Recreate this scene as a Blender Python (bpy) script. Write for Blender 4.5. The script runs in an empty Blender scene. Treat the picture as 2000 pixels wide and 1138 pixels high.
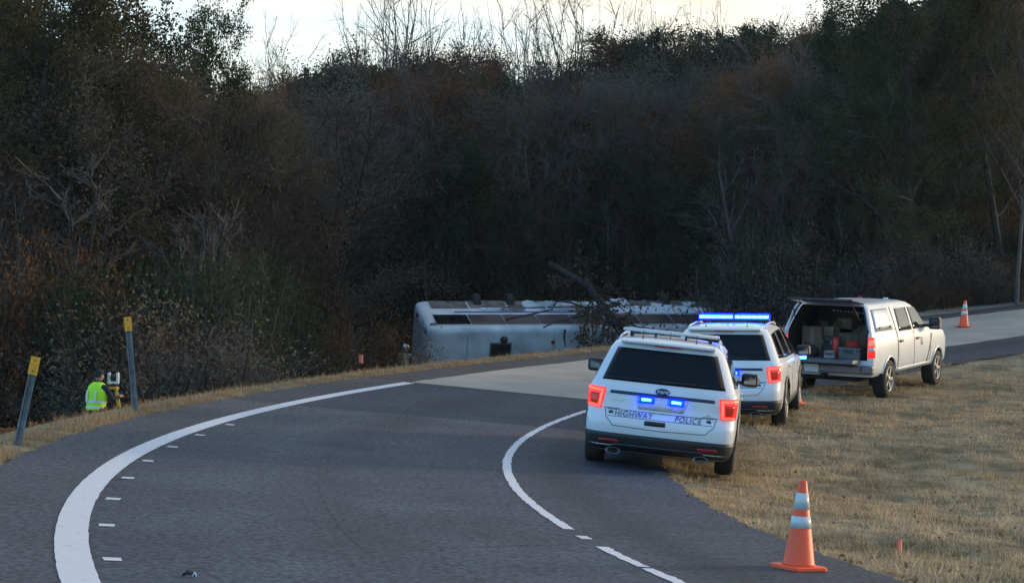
import bpy, bmesh, math, random
import numpy as np
from mathutils import Vector, Matrix, Euler

# ------------------------------------------------------------------ camera, sky, sun, exposure
scene = bpy.context.scene
COL = scene.collection
R = math.radians
F, HOR, CAMH = 3500.0, 589.0, 2.03          # focal length in photo pixels, horizon row, eye height

cam_data = bpy.data.cameras.new('camera')
cam = bpy.data.objects.new('camera', cam_data)
COL.objects.link(cam)
cam.location = (0, 0, CAMH)
cam.rotation_euler = (R(90) + math.atan((HOR - 569) / F), 0, 0)
cam_data.sensor_width = 36
cam_data.lens = 36 * F / 2000
cam_data.clip_start = 0.1
cam_data.clip_end = 6000
scene.camera = cam

SUN_AZ, SUN_EL = R(64), R(5.0)                # clockwise from +Y (the view direction)
world = bpy.data.worlds.new('World')
scene.world = world
world.use_nodes = True
wn, wl = world.node_tree.nodes, world.node_tree.links
wn.clear()
w_out = wn.new('ShaderNodeOutputWorld')
w_bg = wn.new('ShaderNodeBackground')
w_sky = wn.new('ShaderNodeTexSky')
w_sky.sky_type = 'NISHITA'
w_sky.sun_disc = False
w_sky.sun_elevation = SUN_EL
w_sky.sun_rotation = SUN_AZ
w_sky.altitude = 100
w_sky.air_density = 1.0
w_sky.dust_density = 0.7
w_sky.ozone_density = 3.0
w_tc = wn.new('ShaderNodeTexCoord')
# thin high veil, lit cream on the sunset side and fading out away from it, streaked by noise
w_dot = wn.new('ShaderNodeVectorMath'); w_dot.operation = 'DOT_PRODUCT'
w_dot.inputs[1].default_value = (math.sin(R(50)), math.cos(R(50)), 0)
w_mr = wn.new('ShaderNodeMapRange'); w_mr.interpolation_type = 'SMOOTHSTEP'
w_mr.inputs['From Min'].default_value = -0.2; w_mr.inputs['From Max'].default_value = 0.85
w_mr.inputs['To Min'].default_value = 0.0; w_mr.inputs['To Max'].default_value = 0.95
w_map = wn.new('ShaderNodeMapping'); w_map.inputs['Scale'].default_value = (3, 3, 11)
w_noise = wn.new('ShaderNodeTexNoise'); w_noise.inputs['Scale'].default_value = 1.7; w_noise.inputs['Detail'].default_value = 6
w_ramp = wn.new('ShaderNodeMapRange')
w_ramp.inputs['From Min'].default_value = .35; w_ramp.inputs['From Max'].default_value = .65
w_ramp.inputs['To Min'].default_value = .62; w_ramp.inputs['To Max'].default_value = 1.15
w_mul = wn.new('ShaderNodeMath'); w_mul.operation = 'MULTIPLY'; w_mul.use_clamp = True
w_mix = wn.new('ShaderNodeMixRGB'); w_mix.inputs['Color2'].default_value = (1.70, 1.50, 1.17, 1)
wl.new(w_tc.outputs['Generated'], w_dot.inputs[0]); wl.new(w_dot.outputs['Value'], w_mr.inputs['Value'])
wl.new(w_tc.outputs['Generated'], w_map.inputs['Vector']); wl.new(w_map.outputs['Vector'], w_noise.inputs['Vector'])
wl.new(w_noise.outputs['Fac'], w_ramp.inputs['Value'])
wl.new(w_mr.outputs[0], w_mul.inputs[0]); wl.new(w_ramp.outputs[0], w_mul.inputs[1])
wl.new(w_mul.outputs[0], w_mix.inputs['Fac']); wl.new(w_sky.outputs['Color'], w_mix.inputs['Color1'])
wl.new(w_mix.outputs['Color'], w_bg.inputs['Color'])
w_bg.inputs['Strength'].default_value = 0.12
wl.new(w_bg.outputs['Background'], w_out.inputs['Surface'])

sun_data = bpy.data.lights.new('sun', 'SUN')
sun_data.energy = 0.95
sun_data.angle = R(12)
sun_data.color = (1.0, 0.78, 0.52)
sun = bpy.data.objects.new('sun', sun_data)
COL.objects.link(sun)
sd = Vector((math.sin(SUN_AZ) * math.cos(SUN_EL), math.cos(SUN_AZ) * math.cos(SUN_EL), math.sin(SUN_EL)))
sun.rotation_euler = sd.to_track_quat('Z', 'Y').to_euler()
sun.location = (40, -5, 30)

scene.view_settings.view_transform = 'Standard'
scene.view_settings.look = 'None'
scene.view_settings.exposure = 2.6
scene.view_settings.gamma = 1.0
scene.view_settings.use_curve_mapping = False
scene.render.engine = 'CYCLES'
scene.cycles.use_denoising = True
scene.cycles.max_bounces = 6
scene.cycles.transparent_max_bounces = 4
scene.cycles.sample_clamp_indirect = 4

# ------------------------------------------------------------------ helpers
def tag(o, label=None, cat=None, group=None, kind=None):
    if label: o['label'] = label
    if cat: o['category'] = cat
    if group: o['group'] = group
    if kind: o['kind'] = kind
    return o

def empty(name, loc=(0, 0, 0), rot=(0, 0, 0), parent=None):
    o = bpy.data.objects.new(name, None)
    o.empty_display_size = 0.2
    COL.objects.link(o)
    o.location = loc
    o.rotation_euler = rot
    if parent: o.parent = parent
    return o

def link(name, mesh, parent=None, mats=None):
    o = bpy.data.objects.new(name, mesh)
    COL.objects.link(o)
    if parent: o.parent = parent
    for m in mats or []:
        mesh.materials.append(m)
    return o

def np_mesh(name, V, Fq, mat=None, smooth=False, attr=None):
    """mesh from a vertex array and a face array of one face size"""
    V = np.asarray(V, np.float32); Fq = np.asarray(Fq, np.int32)
    me = bpy.data.meshes.new(name)
    k = Fq.shape[1]; n = len(Fq)
    me.vertices.add(len(V)); me.vertices.foreach_set('co', V.ravel())
    me.loops.add(n * k); me.loops.foreach_set('vertex_index', Fq.ravel())
    me.polygons.add(n)
    me.polygons.foreach_set('loop_start', np.arange(n, dtype=np.int32) * k)
    me.polygons.foreach_set('loop_total', np.full(n, k, np.int32))
    if smooth: me.polygons.foreach_set('use_smooth', np.ones(n, bool))
    if attr:
        for nm, vals in attr.items():
            a = me.attributes.new(nm, 'FLOAT', 'POINT')
            a.data.foreach_set('value', np.asarray(vals, np.float32))
    me.update(calc_edges=True)
    if mat: me.materials.append(mat)
    return me

class MB:
    """collects simple shapes and links them as ONE mesh object"""
    def __init__(s): s.v = []; s.f = []; s.sm = []
    def add(s, V, Fs, smooth=False):
        b = len(s.v); s.v += [tuple(p) for p in V]
        s.f += [tuple(i + b for i in q) for q in Fs]; s.sm += [smooth] * len(Fs)
    def box(s, c, d, rot=None, taper=None):
        x, y, z = d[0] / 2, d[1] / 2, d[2] / 2
        P = [Vector((sx * x, sy * y, sz * z)) for sz in (-1, 1) for sy in (-1, 1) for sx in (-1, 1)]
        if taper:
            for i in range(4, 8): P[i].x *= taper; P[i].y *= taper
        M = Euler(rot).to_matrix() if rot else Matrix.Identity(3)
        P = [M @ p + Vector(c) for p in P]
        s.add(P, [(0, 2, 3, 1), (4, 5, 7, 6), (0, 1, 5, 4), (2, 6, 7, 3), (0, 4, 6, 2), (1, 3, 7, 5)])
    def tube(s, pts, r, n=8, caps=True):
        pts = [Vector(p) for p in pts]
        rr = r if hasattr(r, '__len__') else [r] * len(pts)
        V = []
        for i, p in enumerate(pts):
            t = (pts[min(i + 1, len(pts) - 1)] - pts[max(i - 1, 0)]).normalized()
            a = t.orthogonal().normalized() if abs(t.z) > .9 else t.cross(Vector((0, 0, 1))).normalized()
            b = t.cross(a)
            for k in range(n):
                w = 2 * math.pi * k / n
                V.append(p + rr[i] * (math.cos(w) * a + math.sin(w) * b))
        Fs = [(i * n + k, i * n + (k + 1) % n, (i + 1) * n + (k + 1) % n, (i + 1) * n + k) for i in range(len(pts) - 1) for k in range(n)]
        s.add(V, Fs, True)
        if caps:
            b = len(s.v) - len(V)
            s.f += [tuple(b + k for k in range(n))[::-1], tuple(b + (len(pts) - 1) * n + k for k in range(n))]; s.sm += [False] * 2
    def lathe(s, prof, n=24, axis='Z', c=(0, 0, 0), caps=True):
        V = []
        for (r, h) in prof:
            for k in range(n):
                w = 2 * math.pi * k / n
                x, y = r * math.cos(w), r * math.sin(w)
                p = (x, y, h) if axis == 'Z' else ((h, x, y) if axis == 'X' else (y, h, x))
                V.append((p[0] + c[0], p[1] + c[1], p[2] + c[2]))
        m = len(prof)
        Fs = [(i * n + k, i * n + (k + 1) % n, (i + 1) * n + (k + 1) % n, (i + 1) * n + k) for i in range(m - 1) for k in range(n)]
        s.add(V, Fs, True)
        if caps:
            b = len(s.v) - len(V)
            s.f += [tuple(b + k for k in range(n))[::-1], tuple(b + (m - 1) * n + k for k in range(n))]; s.sm += [False] * 2
    def build(s, name, mat, parent=None, bevel=0, label=None):
        me = bpy.data.meshes.new(name)
        me.from_pydata(s.v, [], s.f)
        me.polygons.foreach_set('use_smooth', s.sm)
        if bevel:
            bm = bmesh.new(); bm.from_mesh(me)
            bmesh.ops.bevel(bm, geom=[e for e in bm.edges if e.calc_face_angle(0) > 0.6], offset=bevel, segments=2, profile=.5, affect='EDGES')
            bm.to_mesh(me); bm.free()
        bm = bmesh.new(); bm.from_mesh(me); bmesh.ops.recalc_face_normals(bm, faces=bm.faces); bm.to_mesh(me); bm.free()
        me.update()
        me.materials.append(mat)
        o = link(name, me, parent)
        if label: o['label'] = label
        return o

def box(name, c, d, mat, parent=None, rot=None, bevel=0, label=None, taper=None):
    m = MB(); m.box(c, d, rot, taper); return m.build(name, mat, parent, bevel, label)
def tube(name, pts, r, mat, parent=None, n=8, label=None):
    m = MB(); m.tube(pts, r, n); return m.build(name, mat, parent, 0, label)
def lathe(name, prof, mat, parent=None, n=24, axis='Z', c=(0, 0, 0), label=None):
    m = MB(); m.lathe(prof, n, axis, c); return m.build(name, mat, parent, 0, label)

def evaluated_mesh(o):
    dg = bpy.context.evaluated_depsgraph_get()
    dg.update()
    return bpy.data.meshes.new_from_object(o.evaluated_get(dg))

def copy_tree(o, parent=None):
    c = o.copy(); COL.objects.link(c)
    if parent: c.parent = parent
    for ch in [x for x in KIDS.get(o.name, [])] if False else list(o.children):
        copy_tree(ch, c)
    return c

# ------------------------------------------------------------------ materials
def new_mat(name):
    m = bpy.data.materials.new(name); m.use_nodes = True
    nt = m.node_tree
    return m, nt.nodes, nt.links, nt.nodes['Principled BSDF']

def mat(name, c1, rough=.6, metal=0, c2=None, scale=8, detail=4, bump=0, bscale=None, coat=0, emit=None, estr=0, spec=None, lo=.35, hi=.65, coord='Object'):
    m, N, L, b = new_mat(name)
    b.inputs['Roughness'].default_value = rough
    b.inputs['Metallic'].default_value = metal
    b.inputs['Base Color'].default_value = (*c1, 1)
    if coat: b.inputs['Coat Weight'].default_value = coat; b.inputs['Coat Roughness'].default_value = .08
    if spec is not None: b.inputs['Specular IOR Level'].default_value = spec
    if emit: b.inputs['Emission Color'].default_value = (*emit, 1); b.inputs['Emission Strength'].default_value = estr
    if c2 or bump:
        tc = N.new('ShaderNodeTexCoord')
        if c2:
            nz = N.new('ShaderNodeTexNoise'); nz.inputs['Scale'].default_value = scale; nz.inputs['Detail'].default_value = detail
            L.new(tc.outputs[coord], nz.inputs['Vector'])
            rp = N.new('ShaderNodeValToRGB')
            rp.color_ramp.elements[0].position = lo; rp.color_ramp.elements[1].position = hi
            rp.color_ramp.elements[0].color = (*c1, 1); rp.color_ramp.elements[1].color = (*c2, 1)
            L.new(nz.outputs['Fac'], rp.inputs['Fac']); L.new(rp.outputs['Color'], b.inputs['Base Color'])
        if bump:
            nb = N.new('ShaderNodeTexNoise'); nb.inputs['Scale'].default_value = bscale or scale * 4; nb.inputs['Detail'].default_value = 6
            L.new(tc.outputs[coord], nb.inputs['Vector'])
            bp = N.new('ShaderNodeBump'); bp.inputs['Strength'].default_value = bump; bp.inputs['Distance'].default_value = .02
            L.new(nb.outputs['Fac'], bp.inputs['Height']); L.new(bp.outputs['Normal'], b.inputs['Normal'])
    return m

def leaf_mat(name, cols, trans=.35, vary=.5):
    """leaf / blade colours vary from piece to piece and a little from plant to plant"""
    m, N, L, b = new_mat(name)
    geo = N.new('ShaderNodeNewGeometry')
    oi = N.new('ShaderNodeObjectInfo')
    rp = N.new('ShaderNodeValToRGB')
    el = rp.color_ramp.elements
    el[0].color = (*cols[0], 1); el[0].position = 0
    el[1].color = (*cols[-1], 1); el[1].position = 1
    for i, c in enumerate(cols[1:-1]):
        e = el.new((i + 1) / (len(cols) - 1)); e.color = (*c, 1)
    ad = N.new('ShaderNodeMath'); ad.operation = 'MULTIPLY_ADD'
    L.new(geo.outputs['Random Per Island'], ad.inputs[0]); ad.inputs[1].default_value = 1 - vary
    mu = N.new('ShaderNodeMath'); mu.operation = 'MULTIPLY'; mu.inputs[1].default_value = vary
    L.new(oi.outputs['Random'], mu.inputs[0]); L.new(mu.outputs[0], ad.inputs[2])
    L.new(ad.outputs[0], rp.inputs['Fac'])
    di = N.new('ShaderNodeBsdfDiffuse'); tr = N.new('ShaderNodeBsdfTranslucent'); mx = N.new('ShaderNodeMixShader')
    mx.inputs['Fac'].default_value = trans
    L.new(rp.outputs['Color'], di.inputs['Color']); L.new(rp.outputs['Color'], tr.inputs['Color'])
    L.new(di.outputs[0], mx.inputs[1]); L.new(tr.outputs[0], mx.inputs[2])
    L.new(mx.outputs[0], N['Material Output'].inputs['Surface'])
    return m

def bark_mat(name, c1, c2):
    m, N, L, b = new_mat(name)
    b.inputs['Roughness'].default_value = .95; b.inputs['Specular IOR Level'].default_value = .1
    oi = N.new('ShaderNodeObjectInfo'); tc = N.new('ShaderNodeTexCoord'); nz = N.new('ShaderNodeTexNoise')
    nz.inputs['Scale'].default_value = 3.5; nz.inputs['Detail'].default_value = 5
    L.new(tc.outputs['Object'], nz.inputs['Vector'])
    ad = N.new('ShaderNodeMath'); ad.operation = 'ADD'; L.new(nz.outputs['Fac'], ad.inputs[0])
    mu = N.new('ShaderNodeMath'); mu.operation = 'MULTIPLY_ADD'; mu.inputs[1].default_value = .8; mu.inputs[2].default_value = -.4
    L.new(oi.outputs['Random'], mu.inputs[0]); L.new(mu.outputs[0], ad.inputs[1])
    rp = N.new('ShaderNodeValToRGB'); rp.color_ramp.elements[0].color = (*c1, 1); rp.color_ramp.elements[1].color = (*c2, 1)
    rp.color_ramp.elements[0].position = .3; rp.color_ramp.elements[1].position = .8
    L.new(ad.outputs[0], rp.inputs['Fac']); L.new(rp.outputs['Color'], b.inputs['Base Color'])
    return m

M = {}
M['bark'] = bark_mat('bark', (.04, .034, .03), (.11, .098, .088))
M['pale_bark'] = bark_mat('pale_bark', (.05, .046, .042), (.14, .13, .12))
M['twig'] = bark_mat('twig', (.055, .045, .039), (.115, .095, .083))
M['leaf_brown'] = leaf_mat('leaf_brown', [(.11, .088, .07), (.155, .115, .078), (.20, .135, .085), (.11, .11, .08), (.14, .10, .08)], .35, .6)
M['leaf_rust'] = leaf_mat('leaf_rust', [(.10, .045, .024), (.17, .078, .034), (.22, .11, .05), (.12, .058, .032)], .35, .6)
M['leaf_green'] = leaf_mat('leaf_green', [(.02, .034, .02), (.03, .047, .024), (.042, .057, .03), (.048, .05, .03)], .35, .6)
M['leaf_olive'] = leaf_mat('leaf_olive', [(.045, .046, .024), (.07, .064, .03), (.095, .078, .036), (.052, .048, .028)], .35, .6)
M['leaf_grey'] = leaf_mat('leaf_grey', [(.11, .108, .10), (.15, .13, .112), (.115, .13, .108), (.17, .12, .11)], .35, .6)
M['needle'] = leaf_mat('needle', [(.03, .046, .028), (.042, .06, .034), (.06, .07, .042)], .2, .6)
def grass_mat(name, dry, green):
    m, N, L, b = new_mat(name)
    geo = N.new('ShaderNodeNewGeometry'); tc = N.new('ShaderNodeTexCoord')
    n1 = N.new('ShaderNodeTexNoise'); n1.inputs['Scale'].default_value = .55; n1.inputs['Detail'].default_value = 6; n1.inputs['Roughness'].default_value = .7
    L.new(tc.outputs['Object'], n1.inputs['Vector'])
    r1 = N.new('ShaderNodeValToRGB'); e = r1.color_ramp.elements
    e[0].position = .41; e[0].color = (*green[0], 1); e[1].position = .66; e[1].color = (*dry[0], 1)
    k = e.new(.5); k.color = (*dry[1], 1)
    L.new(n1.outputs['Fac'], r1.inputs['Fac'])
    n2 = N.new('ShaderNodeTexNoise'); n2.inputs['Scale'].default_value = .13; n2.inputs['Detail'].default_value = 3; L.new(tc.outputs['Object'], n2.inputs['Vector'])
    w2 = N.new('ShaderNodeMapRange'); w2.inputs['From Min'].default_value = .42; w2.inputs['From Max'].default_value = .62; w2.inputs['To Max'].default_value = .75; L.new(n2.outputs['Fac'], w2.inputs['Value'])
    x2 = N.new('ShaderNodeMixRGB'); L.new(w2.outputs[0], x2.inputs['Fac']); L.new(r1.outputs['Color'], x2.inputs['Color1']); x2.inputs['Color2'].default_value = (.52, .35, .18, 1)  # tan patches put the warm light on the grass into its colour
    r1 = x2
    mr = N.new('ShaderNodeMapRange'); mr.inputs['To Min'].default_value = .5; mr.inputs['To Max'].default_value = 1.6
    L.new(geo.outputs['Random Per Island'], mr.inputs['Value'])
    vm = N.new('ShaderNodeVectorMath'); vm.operation = 'SCALE'; L.new(r1.outputs['Color'], vm.inputs[0]); L.new(mr.outputs[0], vm.inputs['Scale'])
    di = N.new('ShaderNodeBsdfDiffuse'); tr = N.new('ShaderNodeBsdfTranslucent'); mx = N.new('ShaderNodeMixShader'); mx.inputs['Fac'].default_value = .48
    L.new(vm.outputs[0], di.inputs['Color']); L.new(vm.outputs[0], tr.inputs['Color']); L.new(di.outputs[0], mx.inputs[1]); L.new(tr.outputs[0], mx.inputs[2])
    L.new(mx.outputs[0], N['Material Output'].inputs['Surface'])
    return m
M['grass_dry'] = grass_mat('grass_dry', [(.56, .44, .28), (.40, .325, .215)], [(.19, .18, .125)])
M['grass_old'] = leaf_mat('grass_old', [(.20, .165, .11), (.30, .25, .16), (.22, .20, .13), (.14, .14, .09), (.36, .30, .20)], .3, 0)
M['verge_dry'] = leaf_mat('verge_dry', [(.30, .21, .12), (.48, .35, .21), (.38, .28, .16), (.2, .14, .08)], .3, 0)
M['white_paint'] = mat('white_paint', (.74, .76, .78), .32, coat=.5, c2=(.66, .68, .69), scale=2.5, lo=.45, hi=.8)
M['truck_paint'] = mat('truck_paint', (.72, .73, .74), .32, coat=.5, c2=(.60, .60, .58), scale=1.8, lo=.45, hi=.8)
M['glass'] = mat('tinted_glass', (.008, .01, .013), .06, spec=.22)
M['truck_glass'] = mat('truck_glass', (.02, .02, .016), .05, spec=.7)
M['black_plastic'] = mat('black_plastic', (.016, .016, .018), .55, c2=(.03, .028, .026), scale=5)
M['black_gloss'] = mat('black_gloss', (.012, .013, .016), .2)
M['tyre'] = mat('tyre', (.015, .015, .015), .85, c2=(.035, .03, .026), scale=7)
M['rim'] = mat('rim_metal', (.42, .42, .43), .35, .8, c2=(.25, .24, .22), scale=9)
M['chrome'] = mat('chrome', (.6, .6, .6), .18, 1)
M['underbody'] = mat('underbody', (.012, .012, .012), .9)
M['tail_red'] = mat('tail_red', (.5, .02, .02), .2, emit=(1, .02, .012), estr=.17)
M['tail_glow'] = mat('tail_glow', (.6, .05, .04), .2, emit=(1, .08, .055), estr=.42)
M['tail_dark'] = mat('tail_dark', (.16, .012, .012), .2, emit=(1, .04, .02), estr=.04)
M['reflector_red'] = mat('reflector_red', (.35, .02, .02), .25)
M['blue_light'] = mat('blue_light', (.01, .02, .5), .2, emit=(.0, .004, 1), estr=4)
M['blue_core'] = mat('blue_core', (.4, .6, 1), .2, emit=(.03, .22, 1), estr=3.2)
M['clear_lens'] = mat('clear_lens', (.62, .65, .68), .15, coat=.6)
M['stripe_blue'] = mat('stripe_blue', (.02, .035, .09), .4)
M['letter_dark'] = mat('letter_dark', (.05, .06, .09), .5)
M['letter_white'] = mat('letter_white', (.7, .7, .7), .5)
M['plate'] = mat('plate', (.8, .8, .79), .5, c2=(.6, .62, .64), scale=20)
M['cone_orange'] = mat('cone_orange', (1.0, .11, .03), .5, c2=(.86, .095, .03), scale=6, lo=.4, hi=.9)
M['cone_white'] = mat('cone_white', (.72, .74, .72), .4, c2=(.58, .6, .58), scale=9)
M['steel'] = mat('galvanised_steel', (.23, .25, .27), .5, .6, c2=(.13, .13, .13), scale=6)
M['yellow'] = mat('reflector_yellow', (.92, .40, .015), .4, c2=(.80, .32, .015), scale=14)
M['mirror'] = mat('mirror_glass', (.18, .19, .2), .1, .9)
M['hivis'] = mat('hivis', (.52, .95, .03), .7, c2=(.46, .88, .03), scale=5, emit=(.42, .9, .05), estr=0)
M['silver_tape'] = mat('silver_tape', (.66, .68, .64), .4)
M['dark_cloth'] = mat('dark_cloth', (.012, .014, .02), .9, c2=(.022, .024, .03), scale=9)
M['tan_cloth'] = mat('tan_cloth', (.42, .33, .22), .9, c2=(.30, .24, .16), scale=6)
M['skin'] = mat('skin', (.42, .25, .18), .6)
M['hair'] = mat('hair', (.03, .02, .015), .8)
M['helmet'] = mat('helmet', (.75, .73, .68), .35)
M['orange_pink'] = mat('flag_glow_orange', (1.0, .26, .17), .5)  # lightened to put the glow of a light spot into the colour
M['wood_orange'] = mat('tripod_orange', (.55, .24, .03), .5)
M['tripod_yellow'] = mat('tripod_yellow', (.6, .42, .04), .5)

# ------------------------------------------------------------------ the lie of the land: a banked ramp curving right
CX, CY = 35.033, 22.331
RI, RO = 35.095, 39.353            # centre lines of the inner and outer white edge lines
R_IN, R_OUT = 33.05, 40.42         # edges of the paving
BANK = .075

def sstep(a, b, x):
    t = np.clip((x - a) / (b - a), 0, 1); return t * t * (3 - 2 * t)
def climb(th):
    t = np.clip(th, 0, 1.5); u = np.clip(th - .5236, 0, 1)
    return .9 * t ** 2 + 1.46 * u ** 2
def road_z(r, th): return climb(th) + BANK * (r - RI)
def polar(x, y):
    return np.hypot(CX - x, y - CY), np.arctan2(y - CY, CX - x)
def wob(x, y):
    return (np.sin(x * .9 + 1.3 * np.sin(y * .7)) * np.cos(y * .8 + .9 * np.sin(x * .6)) + .6 * np.sin(x * 2.3 + y * 1.1) * np.sin(y * 1.9 - x * .7))
def ground_z(x, y):
    x = np.asarray(x, float); y = np.asarray(y, float)
    r, th = polar(x, y)
    zr = road_z(np.clip(r, R_IN, R_OUT), th)
    # outside: verge lip, then an embankment down to the wood floor, rising again far off
    t = np.maximum(r - R_OUT, 0)
    deg = np.degrees(th)
    floor = -2.3 + .6 * sstep(-8, 0, x) + (zr + 1.35) * sstep(10, 18, x) + (zr + .9) * (1 - sstep(-22, -8, deg)) * (1 - sstep(10, 18, x))
    zo = (floor - zr) * sstep(.45, 6.5, t) + .05 * sstep(0, .3, t) + .12 * sstep(1.5, 5, t) * wob(x, y) + np.clip(t - 45, 0, 200) * .10
    # inside: the shoulder falls away on to a lawn, with a shallow ditch farther in
    s = np.maximum(R_IN - r, 0)
    lift = .15 * sstep(6, 15, deg) * (1 - .75 * sstep(26, 36, deg)) - .07 * (1 - sstep(2, 10, deg))
    zi = lift * sstep(0, .3, s) - .075 * np.minimum(s, 3) - .45 * sstep(4.5, 10, s) * (1 - sstep(12, 22, deg) * .8) + .035 * sstep(.3, 2, s) * wob(x, y) + .02 * sstep(.3, 2, s) * wob(x * 3.1, y * 2.7)
    inside_pave = (r > R_IN - .02) & (r < R_OUT + .02)
    return np.where(inside_pave, zr - .035, zr + zo * (t > 0) + zi * (s > 0) - .012)
def gz(x, y): return float(ground_z(x, y))

def axis(lo, hi, step, far, n):
    a = np.arange(lo, hi + 1e-6, step)
    g = np.geomspace(1, far, n)
    return np.concatenate([(lo - g)[::-1], a, hi + g])
xs = axis(-40, 44, .4, 400, 10); ys = axis(-6, 100, .4, 400, 10)
X, Y = np.meshgrid(xs, ys)
Z = ground_z(X, Y)
Z = np.where((np.abs(X) > 300) | (np.abs(Y) > 400), np.minimum(Z, 6), Z)
nx, ny = len(xs), len(ys)
idx = np.arange(nx * ny).reshape(ny, nx)
quads = np.stack([idx[:-1, :-1], idx[:-1, 1:], idx[1:, 1:], idx[1:, :-1]], -1).reshape(-1, 4)
rr, tt = polar(X, Y)
lawn = np.where(rr < 36, 1.0, 1 - sstep(1.0, 2.2, rr - R_OUT))
lawn = np.where((rr > 36) & (np.degrees(tt) > 14), 1 - sstep(5, 9, rr - R_OUT), lawn)  # pale cover widened down the back slope to bounce light on the bus
lawn = np.where(np.hypot(X, Y) > 260, .3, lawn)
def ground_material():
    m, N, L, b = new_mat('soil_grass_and_litter')
    b.inputs['Roughness'].default_value = 1; b.inputs['Specular IOR Level'].default_value = .05
    at = N.new('ShaderNodeAttribute'); at.attribute_name = 'lawn'
    tc = N.new('ShaderNodeTexCoord')
    def noise_ramp(scale, c1, c2, lo, hi):
        nz = N.new('ShaderNodeTexNoise'); nz.inputs['Scale'].default_value = scale; nz.inputs['Detail'].default_value = 7; nz.inputs['Roughness'].default_value = .65
        L.new(tc.outputs['Object'], nz.inputs['Vector'])
        rp = N.new('ShaderNodeValToRGB'); rp.color_ramp.elements[0].color = (*c1, 1); rp.color_ramp.elements[1].color = (*c2, 1)
        rp.color_ramp.elements[0].position = lo; rp.color_ramp.elements[1].position = hi
        L.new(nz.outputs['Fac'], rp.inputs['Fac']); return rp.outputs['Color'], nz.outputs['Fac']
    g, gf = noise_ramp(1.1, (.15, .122, .075), (.34, .27, .16), .38, .62)
    w, wf = noise_ramp(2.0, (.035, .025, .017), (.09, .058, .034), .35, .7)
    mx = N.new('ShaderNodeMixRGB'); L.new(at.outputs['Fac'], mx.inputs['Fac']); L.new(w, mx.inputs['Color1']); L.new(g, mx.inputs['Color2'])
    L.new(mx.outputs['Color'], b.inputs['Base Color'])
    bp = N.new('ShaderNodeBump'); bp.inputs['Strength'].default_value = .6; bp.inputs['Distance'].default_value = .08
    nz = N.new('ShaderNodeTexNoise'); nz.inputs['Scale'].default_value = 9; nz.inputs['Detail'].default_value = 6
    L.new(tc.outputs['Object'], nz.inputs['Vector']); L.new(nz.outputs['Fac'], bp.inputs['Height']); L.new(bp.outputs['Normal'], b.inputs['Normal'])
    return m
ground = link('ground', np_mesh('ground', np.stack([X, Y, Z], -1).reshape(-1, 3), quads, ground_material(), True, {'lawn': lawn.ravel()}))
tag(ground, kind='structure')

# ---- paving
def asphalt_material():
    m, N, L, b = new_mat('asphalt')
    b.inputs['Roughness'].default_value = .82; b.inputs['Specular IOR Level'].default_value = .3
    tc = N.new('ShaderNodeTexCoord')
    at = N.new('ShaderNodeAttribute'); at.attribute_name = 'tone'
    ap = N.new('ShaderNodeAttribute'); ap.attribute_name = 'warm'
    n1 = N.new('ShaderNodeTexNoise'); n1.inputs['Scale'].default_value = 21; n1.inputs['Detail'].default_value = 3
    n2 = N.new('ShaderNodeTexNoise'); n2.inputs['Scale'].default_value = .55; n2.inputs['Detail'].default_value = 6; n2.inputs['Roughness'].default_value = .6
    n3 = N.new('ShaderNodeTexNoise'); n3.inputs['Scale'].default_value = 120; n3.inputs['Detail'].default_value = 2
    for n in (n1, n2, n3): L.new(tc.outputs['Object'], n.inputs['Vector'])
    r1 = N.new('ShaderNodeMapRange'); r1.inputs['From Min'].default_value = .3; r1.inputs['From Max'].default_value = .7; r1.inputs['To Min'].default_value = .3; r1.inputs['To Max'].default_value = 1.7
    r2 = N.new('ShaderNodeMapRange'); r2.inputs['From Min'].default_value = .3; r2.inputs['From Max'].default_value = .7; r2.inputs['To Min'].default_value = .78; r2.inputs['To Max'].default_value = 1.22
    L.new(n1.outputs['Fac'], r1.inputs['Value']); L.new(n2.outputs['Fac'], r2.inputs['Value'])
    a = N.new('ShaderNodeMath'); a.operation = 'MULTIPLY'; L.new(r1.outputs[0], a.inputs[0]); L.new(r2.outputs[0], a.inputs[1])
    c = N.new('ShaderNodeMath'); c.operation = 'MULTIPLY'; L.new(a.outputs[0], c.inputs[0]); L.new(at.outputs['Fac'], c.inputs[1])
    mx = N.new('ShaderNodeMixRGB'); L.new(ap.outputs['Fac'], mx.inputs['Fac'])
    mx.inputs['Color1'].default_value = (.053, .062, .076, 1); mx.inputs['Color2'].default_value = (.084, .074, .069, 1)
    vm = N.new('ShaderNodeVectorMath'); vm.operation = 'SCALE'; L.new(mx.outputs['Color'], vm.inputs[0]); L.new(c.outputs[0], vm.inputs['Scale'])
    L.new(vm.outputs['Vector'], b.inputs['Base Color'])
    bp = N.new('ShaderNodeBump'); bp.inputs['Strength'].default_value = .5; bp.inputs['Distance'].default_value = .006
    L.new(n3.outputs['Fac'], bp.inputs['Height']); L.new(bp.outputs['Normal'], b.inputs['Normal'])
    return m
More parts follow.
